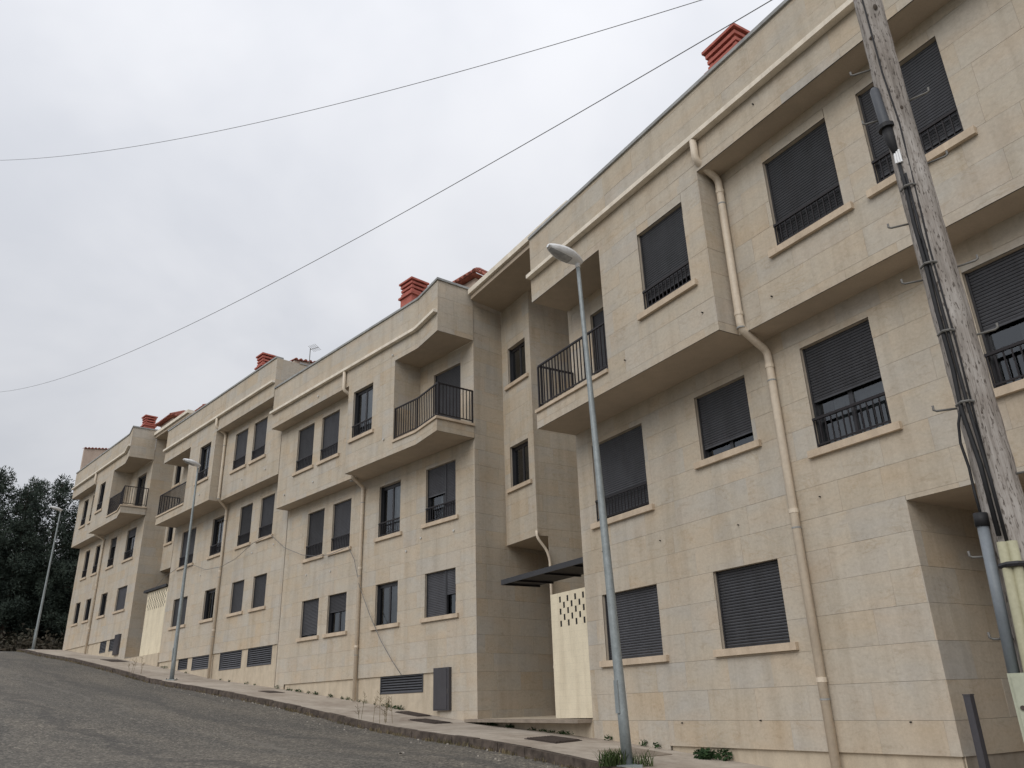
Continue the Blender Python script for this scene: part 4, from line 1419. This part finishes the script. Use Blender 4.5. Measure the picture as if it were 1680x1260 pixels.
# thin cable up the pole, thick bundle below the splice canister
def pole_cable(name, pts_, r_, mat='black_rubber'):
    k = MB()
    k.tube([PW(*p) for p in pts_], r_, 8)
    return T.part(name, k, mat, smooth=True)
pole_cable('thin_cable', [(-0.055, 0.125, 7.5), (-0.035, 0.135, 6.4), (-0.03, 0.135, 5.45), (0.0, 0.14, 4.85), (-0.01, 0.145, 4.2), (-0.025, 0.15, 3.5), (-0.015, 0.15, 2.6), (-0.03, 0.15, 1.1)], 0.008)
c = MB()
c.tube([PW(-0.135, 0.09, 5.34), PW(-0.133, 0.09, 5.31), PW(-0.115, 0.105, 4.90), PW(-0.112, 0.105, 4.86)], [0.025, 0.043, 0.047, 0.047], 14)
can = T.part('splice_canister', c, 'grey_plastic', smooth=True)
c = MB()
c.tube([PW(-0.112, 0.105, 4.875), PW(-0.110, 0.107, 4.83)], 0.075, 14)
T.part('clamp_ring', c, 'black_rubber', can)
c = MB()
c.tube([PW(-0.110, 0.107, 4.84), PW(-0.105, 0.11, 4.72), PW(-0.085, 0.12, 4.50)], [0.052, 0.047, 0.022], 12)
T.part('cable_boot', c, 'black_rubber', can, smooth=True)
c = MB()
for k in range(3):
    c.tube([PW(-0.10 + k * 0.018, 0.14, 4.53 + 0.015 * k), PW(-0.105 + k * 0.022, 0.15, 4.42)], 0.011, 6)
T.part('cable_lugs', c, 'lamp_shell', can)
pole_cable('thick_cable', [(-0.085, 0.125, 4.52), (-0.082, 0.13, 4.2), (-0.092, 0.13, 3.8), (-0.085, 0.135, 3.4), (-0.09, 0.135, 2.9), (-0.085, 0.14, 2.4), (-0.10, 0.135, 2.05), (-0.07, 0.145, 1.6), (-0.07, 0.15, 1.05)], 0.018)
pole_cable('thick_cable', [(-0.055, 0.135, 4.3), (-0.058, 0.14, 3.6), (-0.052, 0.145, 2.8), (-0.05, 0.15, 2.1), (-0.03, 0.155, 1.5), (-0.03, 0.155, 1.0)], 0.013)
pole_cable('loose_cable', [(-0.10, 0.14, 2.08), (-0.145, 0.12, 1.95), (-0.165, 0.10, 1.8), (-0.15, 0.10, 1.6), (-0.155, 0.10, 1.4), (-0.15, 0.11, 1.2)], 0.011)
for z in (4.15, 3.36, 2.72, 2.1):
    k = MB()
    k.tube([PW(-0.13, 0.11, z), PW(-0.085, 0.168, z + 0.008), PW(-0.035, 0.172, z + 0.005), PW(0.0, 0.15, z)], 0.011, 6)
    T.part('cable_clip', k, 'steel_bolt')
k = MB()
k.tube([PW(-0.155, 0.10, 1.24), PW(-0.16, 0.10, 1.14)], 0.05, 12)
T.part('conduit_cap', k, 'black_rubber', smooth=True)
k = MB()
k.tube([PW(-0.158, 0.10, 1.16), PW(-0.20, 0.10, 0.05)], 0.040, 14)
cd_ = T.part('conduit', k, 'conduit_grey', smooth=True)
for a, r_ in ((-0.062, 0.036), (-0.0, 0.036)):
    k = MB()
    k.tube([PW(a, 0.165, 1.0), PW(a - 0.045, 0.17, 0.0), PW(a - 0.06, 0.17, -0.9)], r_, 12)
    T.part('cable_guard', k, 'guard_yellow', smooth=True)
k = MB()
k.tube([PW(-0.115, 0.16, 0.83), PW(-0.06, 0.212, 0.835), PW(0.0, 0.212, 0.835), PW(0.06, 0.15, 0.83)], 0.02, 6)
T.part('guard_band', k, 'grille_dark')
k = MB()
k.box(PW, -0.235, 0.16, 0.14, 0.32, -0.85, 0.10)
bx_ = T.part('junction_box', k, 'box_cream')
k = MB()
k.box(PW, -0.215, 0.14, 0.321, 0.333, -0.83, 0.08)
T.part('box_door', k, 'box_cream', bx_)
k = MB()
k.tube([PW(-0.19, 0.333, -0.12), PW(-0.19, 0.345, -0.12)], 0.016, 8)
T.part('lock', k, 'iron', bx_)

# ------------------------------------------------------------------ overhead cables
def cable(name, P0, P1, sag, label, rad, cat='cable', n=60):
    P0, P1 = Vector(P0), Vector(P1)
    m = MB()
    m.tube([P0.lerp(P1, i / n) - UP * (4 * sag * (i / n) * (1 - i / n)) for i in range(n + 1)], rad, 6)
    o = m.build(name, 'cable_grey', None, P0, True)
    return tag(o, label, cat, 'overhead cables')
cable('overhead_cable', (3.69, 5.93, 7.15), (-16.648, 19.187, 15.673), 0.82, 'upper thin overhead cable crossing the sky from the top edge', 0.0046)
cable('overhead_cable', (3.69, 5.93, 7.15), (-31.448, 42.604, 17.904), 1.43, 'lower thin overhead cable sloping down the sky towards the pines', 0.0062)
# cable hanging along the facades of the second and third block
fc = [(44.0, 6.2), (42.9, 6.6), (41.0, 6.9), (39.07, 6.76), (37.4, 6.3), (35.7, 6.2), (34.19, 6.35), (32.6, 6.78), (31.0, 6.9), (29.64, 6.13), (28.07, 5.6), (26.9, 5.38), (25.98, 5.31), (25.2, 5.36), (24.73, 5.41), (24.4, 4.9), (24.01, 3.97), (23.3, 2.95), (22.58, 2.06), (21.9, 1.4), (21.34, 0.93)]
m = MB()
m.tube([FB(u, 14.80 if 24.5 < u else 14.88, z) for u, z in fc], 0.0105, 6)
tag(m.build('facade_cable', 'cable_grey', None, FB(30, 14.9, 6), True), 'dark cable sagging along the facades and dropping to the basement grille', 'cable')

# ------------------------------------------------------------------ TV aerial on the roof of the second block
b0 = FB(29.45, 15.2, 12.3)
T = Thing('tv_antenna', b0, 'thin television aerial standing on the roof beside the red tiles', 'antenna')
m = MB(); m.tube([b0, b0 + UP * 2.72], 0.018, 6)
T.part('mast', m, 'steel_bolt')
m = MB()
tp = b0 + UP * 2.66
m.tube([tp, tp - DB * 0.75 + UP * -0.15], 0.012, 5)
T.part('boom', m, 'steel_bolt')
for i in range(6):
    q = tp + (-DB * 0.75 + UP * -0.15) * (0.12 + i * 0.16)
    m = MB(); m.tube([q - NB * 0.16 + UP * 0.12, q + NB * 0.16 - UP * 0.08], 0.008, 4)
    T.part('element', m, 'steel_bolt')

# ------------------------------------------------------------------ post by the porch
b0 = FA(6.32, 10.50, -1.35)
T = Thing('gate_post', b0, 'short dark metal post by the porch at the lower right', 'post')
m = MB(); m.box(FA, 6.32 - 0.045, 6.32 + 0.045, 10.455, 10.545, -1.35, -0.06)
T.part('post', m, 'door_slate')
m = MB(); m.box(FA, 6.32 - 0.05, 6.32 + 0.05, 10.45, 10.55, -0.059, -0.045)
T.part('post_cap', m, 'door_slate')

# ------------------------------------------------------------------ drain covers and patches in the pavement
def flat(name, pts_, mat, label, cat, bars=0, group=None):
    P = [onground(p, 0.012) for p in pts_]
    c = sum(P, Vector()) / 4
    T = Thing(name, c, label, cat, group)
    m = MB()
    m.hexa([p - UP * 0.05 for p in P] + [p for p in P])
    pl = T.part('frame' if bars else 'slab', m, mat)
    for k in range(bars):
        t0, t1 = (k + 0.2) / bars, (k + 0.75) / bars
        a, b, d, e = P[0].lerp(P[1], t0), P[0].lerp(P[1], t1), P[3].lerp(P[2], t1), P[3].lerp(P[2], t0)
        q = [c.lerp(x, 0.93) for x in (a, b, d, e)]
        b_ = MB()
        b_.hexa([x + UP * 0.001 for x in q] + [x + UP * 0.018 for x in q])
        T.part('bar', b_, mat)
    return T
flat('drain_cover', [(0.02, 17.59), (0.61, 18.27), (1.19, 17.39), (0.63, 16.69)], 'iron', 'dark iron drain grate on the pavement left of the nearest lamp', 'drain cover', 9)
flat('pavement_patch', [(1.32, 15.56), (2.04, 16.3), (2.63, 15.4), (1.98, 14.82)], 'patch_concrete', 'brown square patch in the pavement behind the nearest lamp', 'pavement patch')
def gpt(s, n):
    p = DB * s + NB * n
    return (p.x, p.y)
flat('drain_cover', [gpt(20.9, 14.35), gpt(20.9, 14.85), gpt(19.75, 14.85), gpt(19.75, 14.35)], 'iron', 'dark drain grate against the wall under the wide basement grille', 'drain cover', 8)
flat('drain_cover', [gpt(19.1, 13.55), gpt(19.1, 14.15), gpt(17.9, 14.15), gpt(17.9, 13.55)], 'iron', 'dark drain grate on the pavement left of the first building corner', 'drain cover', 8)
flat('manhole_cover', [gpt(28.6, 13.7), gpt(28.6, 14.3), gpt(27.7, 14.3), gpt(27.7, 13.7)], 'iron', 'small dark manhole cover on the pale pavement between two drainpipes', 'manhole cover')
flat('manhole_cover', [gpt(47.6, 13.7), gpt(47.6, 14.6), gpt(45.6, 14.6), gpt(45.6, 13.7)], 'iron', 'long dark manhole cover on the pavement by the far entrance', 'manhole cover')

# ------------------------------------------------------------------ plants
def blades(mb, c, n, h, spread, rng, wd=0.012, droop=0.4):
    for _ in range(n):
        a = rng.uniform(0, 2 * math.pi); rr_ = spread * math.sqrt(rng.random())
        b = Vector((c[0] + math.cos(a) * rr_, c[1] + math.sin(a) * rr_, c[2]))
        an = rng.uniform(0, 2 * math.pi)
        hh = h * rng.uniform(0.45, 1.1)
        out_ = Vector((math.cos(an), math.sin(an), 0)) * hh * rng.uniform(0.1, 0.8) * droop
        sd_ = Vector((-math.sin(an), math.cos(an), 0)) * wd * rng.uniform(0.6, 1.3)
        m1 = b + out_ * 0.45 + UP * hh * 0.65
        t1 = b + out_ + UP * hh
        mb.add([b - sd_, b + sd_, m1 + sd_ * 0.8, m1 - sd_ * 0.8, t1], [(0, 1, 2, 3), (3, 2, 4)])
def leaves(mb, c, n, rx, rz, rng, size):
    for _ in range(n):
        d = Vector((rng.gauss(0, 1), rng.gauss(0, 1), rng.gauss(0, 1))).normalized() * rng.random() ** 0.45
        p = Vector(c) + Vector((d.x * rx, d.y * rx, d.z * rz))
        a = Vector((rng.gauss(0, 1), rng.gauss(0, 1), rng.gauss(0, 0.7))).normalized()
        b = a.cross(Vector((rng.gauss(0, 1), rng.gauss(0, 1), rng.gauss(0, 1)))).normalized()
        s = size * rng.uniform(0.6, 1.3)
        mb.add([p - a * s, p + b * s * 0.45, p + a * s, p - b * s * 0.45], [(0, 1, 2, 3)])
rp_ = random.Random(21)
def plant(name, p, label, parts, cat='weed', off=0.0, group=None):
    c = onground(p, off)
    T = Thing(name, c, label, cat, group)
    for nm, mat, fn in parts:
        m = MB(); fn(m, c)
        T.part(nm, m, mat)
    return T
def tuft(m, c):
    for dx_, dy_, n in ((-0.30, -0.02, 110), (-0.15, 0.08, 90), (0.25, 0.06, 50)):
        q = onground((c[0] + dx_, c[1] + dy_), 0)
        blades(m, q, n, 0.25, 0.17, rp_, 0.009, 1.3)
plant('grass_tuft', (1.62, 13.72), 'green grass tuft growing round the foot of the nearest lamp', [('grass_blades', 'weed_green', tuft)])
def bush(m, c):
    for k in range(4):
        leaves(m, c + Vector((rp_.uniform(-0.22, 0.22), rp_.uniform(-0.12, 0.12), 0.07)), 130, 0.17, 0.11, rp_, 0.04)
pS = FA(11.05, 10.55, 0)
plant('wall_shrub', (pS.x, pS.y), 'low dark green shrub at the wall foot under the closed ground floor windows', [('leaves', 'shrub_green', bush)], 'shrub')
def stalk(m, c):
    b = onground((c[0] + rp_.uniform(-0.5, 0.5), c[1] + rp_.uniform(-0.3, 0.3)), -0.02)
    h = rp_.uniform(0.35, 0.75)
    t1 = b + Vector((rp_.uniform(-0.12, 0.12), rp_.uniform(-0.12, 0.12), h))
    m.tube([b, b.lerp(t1, 0.5), t1], [0.006, 0.005, 0.003], 5)
    for j in range(9):
        q = b.lerp(t1, rp_.uniform(0.4, 0.98))
        m.tube([q, q + Vector((rp_.uniform(-0.1, 0.1), rp_.uniform(-0.1, 0.1), rp_.uniform(0.03, 0.12)))], 0.004, 4)
plant('dry_weed', gpt(18.9, 12.42), 'tall dry weed stalks on the kerb below the second drainpipe', [('stalk', 'weed_dry', stalk)] * 9)
plant('dry_weed', gpt(38.6, 12.6), 'dry weed stalks on the kerb left of the middle street lamp', [('stalk', 'weed_dry', stalk)] * 5)
# little weeds in the joint along the walls
m = MB()
for k in range(34):
    s = rp_.choice([rp_.uniform(20, 30), rp_.uniform(18, 43), rp_.uniform(20, 34)])
    p = gpt(s, 14.93)
    c = onground(p, 0.0)
    big = rp_.random()
    leaves(m, c + UP * 0.04, int(20 + 50 * big), 0.05 + 0.08 * big, 0.035 + 0.08 * big, rp_, 0.026)
for k in range(14):
    u = rp_.uniform(12.2, 18.0)
    t_ = (u - 14.66) / 4
    q = FA(14.66, 10.58, 0).lerp(FB(17.9, 14.9, 0), rp_.random())
    c = onground((q.x, q.y), 0.0)
    leaves(m, c + UP * 0.02, 40, 0.13, 0.05, rp_, 0.03)
for u in (14.1, 13.0, 12.6):
    q = FA(u, 10.6, 0)
    leaves(m, onground((q.x, q.y), 0.05), 36, 0.09, 0.07, rp_, 0.03)
tag(m.build('wall_weeds', 'shrub_green'), 'small green weeds in the joint between wall and pavement', 'weeds', kind='stuff')
# moss and dry grass in the gutter
m = MB()
for k in range(520):
    i = rp_.uniform(6, len(KP) - 12)
    a = KP[int(i)].lerp(KP[int(i) + 1], i % 1)
    if rp_.random() < 0.35 and 24 < i < 44:
        continue
    c = onground(a - NB * rp_.uniform(0.01, 0.10), -KERBH)
    blades(m, c, rp_.randint(3, 10), rp_.uniform(0.04, 0.13), 0.06, rp_, 0.007, 0.8)
tag(m.build('gutter_grass', 'weed_dry'), 'dry grass and moss along the foot of the kerb', 'grass', kind='stuff')
m = MB()
for k in range(110):
    i = rp_.uniform(30, len(KP) - 12)
    a = KP[int(i)].lerp(KP[int(i) + 1], i % 1)
    c = onground(a - NB * rp_.uniform(0.02, 0.9) ** 1.6, -KERBH + 0.008)
    s = rp_.uniform(0.012, 0.035)
    an = rp_.uniform(0, 6.28)
    m.hexa([c + Vector((math.cos(an + j * 1.57) * s, math.sin(an + j * 1.57) * s * rp_.uniform(0.6, 1), -0.01)) for j in range(4)] +
           [c + Vector((math.cos(an + j * 1.57) * s * 0.6, math.sin(an + j * 1.57) * s * 0.6, s * 0.6)) for j in range(4)])
tag(m.build('gutter_gravel', 'litter_white'), 'loose pale grit and litter in the gutter', 'gravel', kind='stuff')
b0 = onground((-2.27, 15.95), -KERBH)
T = Thing('crumpled_paper', b0, 'small crumpled pale paper lying on the asphalt', 'litter')
m = MB()
vs = [b0 + Vector((rp_.uniform(-0.09, 0.09), rp_.uniform(-0.07, 0.07), rp_.uniform(0.005, 0.07))) for _ in range(9)]
m.add(vs, [(0, 1, 2), (1, 3, 2), (3, 4, 2), (4, 5, 6), (5, 7, 6), (6, 7, 8), (0, 2, 8), (2, 4, 6), (2, 6, 8)])
T.part('sheet', m, 'litter_white')

# ------------------------------------------------------------------ trees beyond the end of the street
def pine(loc, h, rad, label, seed, dens=1.0, group='pines beyond the houses'):
    rng = random.Random(seed)
    loc = Vector(loc)
    T = Thing('pine_tree', loc, label, 'tree', group)
    tr = MB()
    bend = Vector((rng.uniform(-0.5, 0.5), rng.uniform(-0.5, 0.5), 0))
    P = [loc + UP * (h * i / 8) + bend * (i / 8) ** 2 for i in range(9)]
    tr.tube(P, [0.24 * (1 - 0.92 * i / 8) * h / 14 + 0.02 for i in range(9)], 8)
    cr_ = MB()
    nl = int(h * 4.6 * dens)
    for k in range(nl):
        t = 0.16 + 0.83 * (k + rng.random()) / nl
        base = loc + UP * (h * t) + bend * t * t
        an = k * 2.399 + rng.uniform(-0.5, 0.5)
        prof = math.sin(math.pi * min(1, 0.18 + 0.86 * t)) ** 0.8 if t < 0.55 else (1 - t) * 1.95
        ln = rad * (0.25 + prof) * rng.uniform(0.55, 1.15) * 0.78
        tip = base + Vector((math.cos(an), math.sin(an), 0)) * ln + UP * ln * rng.uniform(-0.1, 0.45)
        tr.tube([base, tip], [0.05, 0.012], 4, cap=False)
        nc = max(2, int(ln / 0.5))
        for j in range(nc):
            q = base.lerp(tip, 0.28 + 0.76 * (j + rng.random()) / nc) + Vector((rng.gauss(0, 0.2), rng.gauss(0, 0.2), rng.gauss(0.08, 0.18)))
            cl = rng.uniform(0.5, 0.85)
            for _ in range(int(80 * dens)):
                d = Vector((rng.gauss(0, 1), rng.gauss(0, 1), rng.gauss(0, 0.75)))
                d.normalize()
                p = q + d * cl * rng.uniform(0.35, 0.9)
                e = (d + Vector((rng.gauss(0, 0.5), rng.gauss(0, 0.5), rng.gauss(0.35, 0.4)))).normalized() * rng.uniform(0.15, 0.26)
                s = e.cross(Vector((rng.gauss(0, 1), rng.gauss(0, 1), rng.gauss(0, 1))))
                if s.length < 1e-5:
                    continue
                s = s.normalized() * rng.uniform(0.03, 0.055)
                cr_.add([p - s, p + e - s * 0.4, p + e + s * 0.4, p + s], [(0, 1, 2, 3)])
    T.part('trunk', tr, 'bark')
    T.part('crown', cr_, 'pine_needles')
    return T
zt = 4.3
TREES = [
    # (x, y) from the ray of its crown top, height, radius, label
    ((-45.6, 66.8), 17.0, 3.4, 'tallest dark pine at the left picture edge'),
    ((-43.2, 68.2), 15.6, 2.9, 'dark pine right of the tallest one at the left edge'),
    ((-41.6, 70.2), 16.6, 3.0, 'pointed dark pine behind the far street lamp'),
    ((-50.3, 70.0), 17.5, 3.6, 'dark pine half out of the picture on the far left'),
    ((-39.9, 71.5), 14.6, 2.7, 'slim dark pine between the lamp and the farthest house'),
    ((-47.5, 76.0), 18.6, 3.4, 'dark pine standing behind the two front pines'),
    ((-38.4, 73.0), 13.2, 2.6, 'dark pine touching the corner of the farthest house'),
    ((-44.0, 80.0), 17.4, 3.2, 'dark pine in the second row behind the street lamp'),
    ((-54.0, 78.0), 19.6, 3.6, 'dark pine in the second row at the picture edge'),
]
for i, ((x, y), h, rd_, lb) in enumerate(TREES):
    pine((x, y, zt), h - 0.9, rd_, lb, 40 + i)
# a bare thin tree between the pines and the house
b0 = Vector((-37.3, 68.6, zt))
T = Thing('bare_tree', b0, 'thin leafless tree against the sky by the farthest house', 'tree')
tr, tw = MB(), MB()
rb = random.Random(9)
def grow(mb, p, d, ln, r_, depth):
    q = p + d * ln
    mb.tube([p, p.lerp(q, 0.5) + Vector((rb.gauss(0, ln * 0.03), rb.gauss(0, ln * 0.03), 0)), q], [r_, r_ * 0.85, r_ * 0.65], 5, cap=False)
    if depth == 0:
        return
    for k in range(3):
        nd = (d + Vector((rb.gauss(0, 0.45), rb.gauss(0, 0.45), rb.gauss(0.15, 0.25)))).normalized()
        grow(tw, p.lerp(q, rb.uniform(0.55, 1.0)), nd, ln * rb.uniform(0.5, 0.75), r_ * 0.55, depth - 1)
tr.tube([b0, b0 + UP * 9 + Vector((0.3, 0, 0)), b0 + UP * 12.5], [0.16, 0.10, 0.07], 8)
for k in range(6):
    an = k * 2.4
    grow(tw, b0 + UP * (9 + k * 0.65), Vector((math.cos(an) * 0.5, math.sin(an) * 0.5, 0.9)).normalized(), 1.6, 0.04, 3)
T.part('trunk', tr, 'bark')
T.part('twigs', tw, 'twig')
# brambles closing the ground under the pines
m = MB()
for k in range(330):
    s = rp_.uniform(68, 86); n = rp_.uniform(1, 19)
    p = DB * s + NB * n
    hh = rp_.uniform(0.6, 2.6) * (1.0 if s > 72 else 0.55)
    c = Vector((p.x, p.y, 4.2 + hh * 0.4))
    leaves(m, c, 120, 1.25, hh * 0.75, rp_, 0.17)
tag(m.build('undergrowth', 'bramble'), 'dark brown and green undergrowth below the pines', 'undergrowth', kind='stuff')
m = MB()
for k in range(760):
    s = rp_.uniform(80, 98); n = rp_.uniform(-6, 24)
    p = DB * s + NB * n
    c = Vector((p.x, p.y, 4.2 + 8.6 * rp_.random() ** 0.8 + 1.2 * math.sin(n * 0.9)))
    leaves(m, c, 170, 1.7, 1.5, rp_, 0.20)
tag(m.build('wood', 'pine_needles'), 'dark mass of the pine wood behind the front trees', 'wood', kind='stuff')
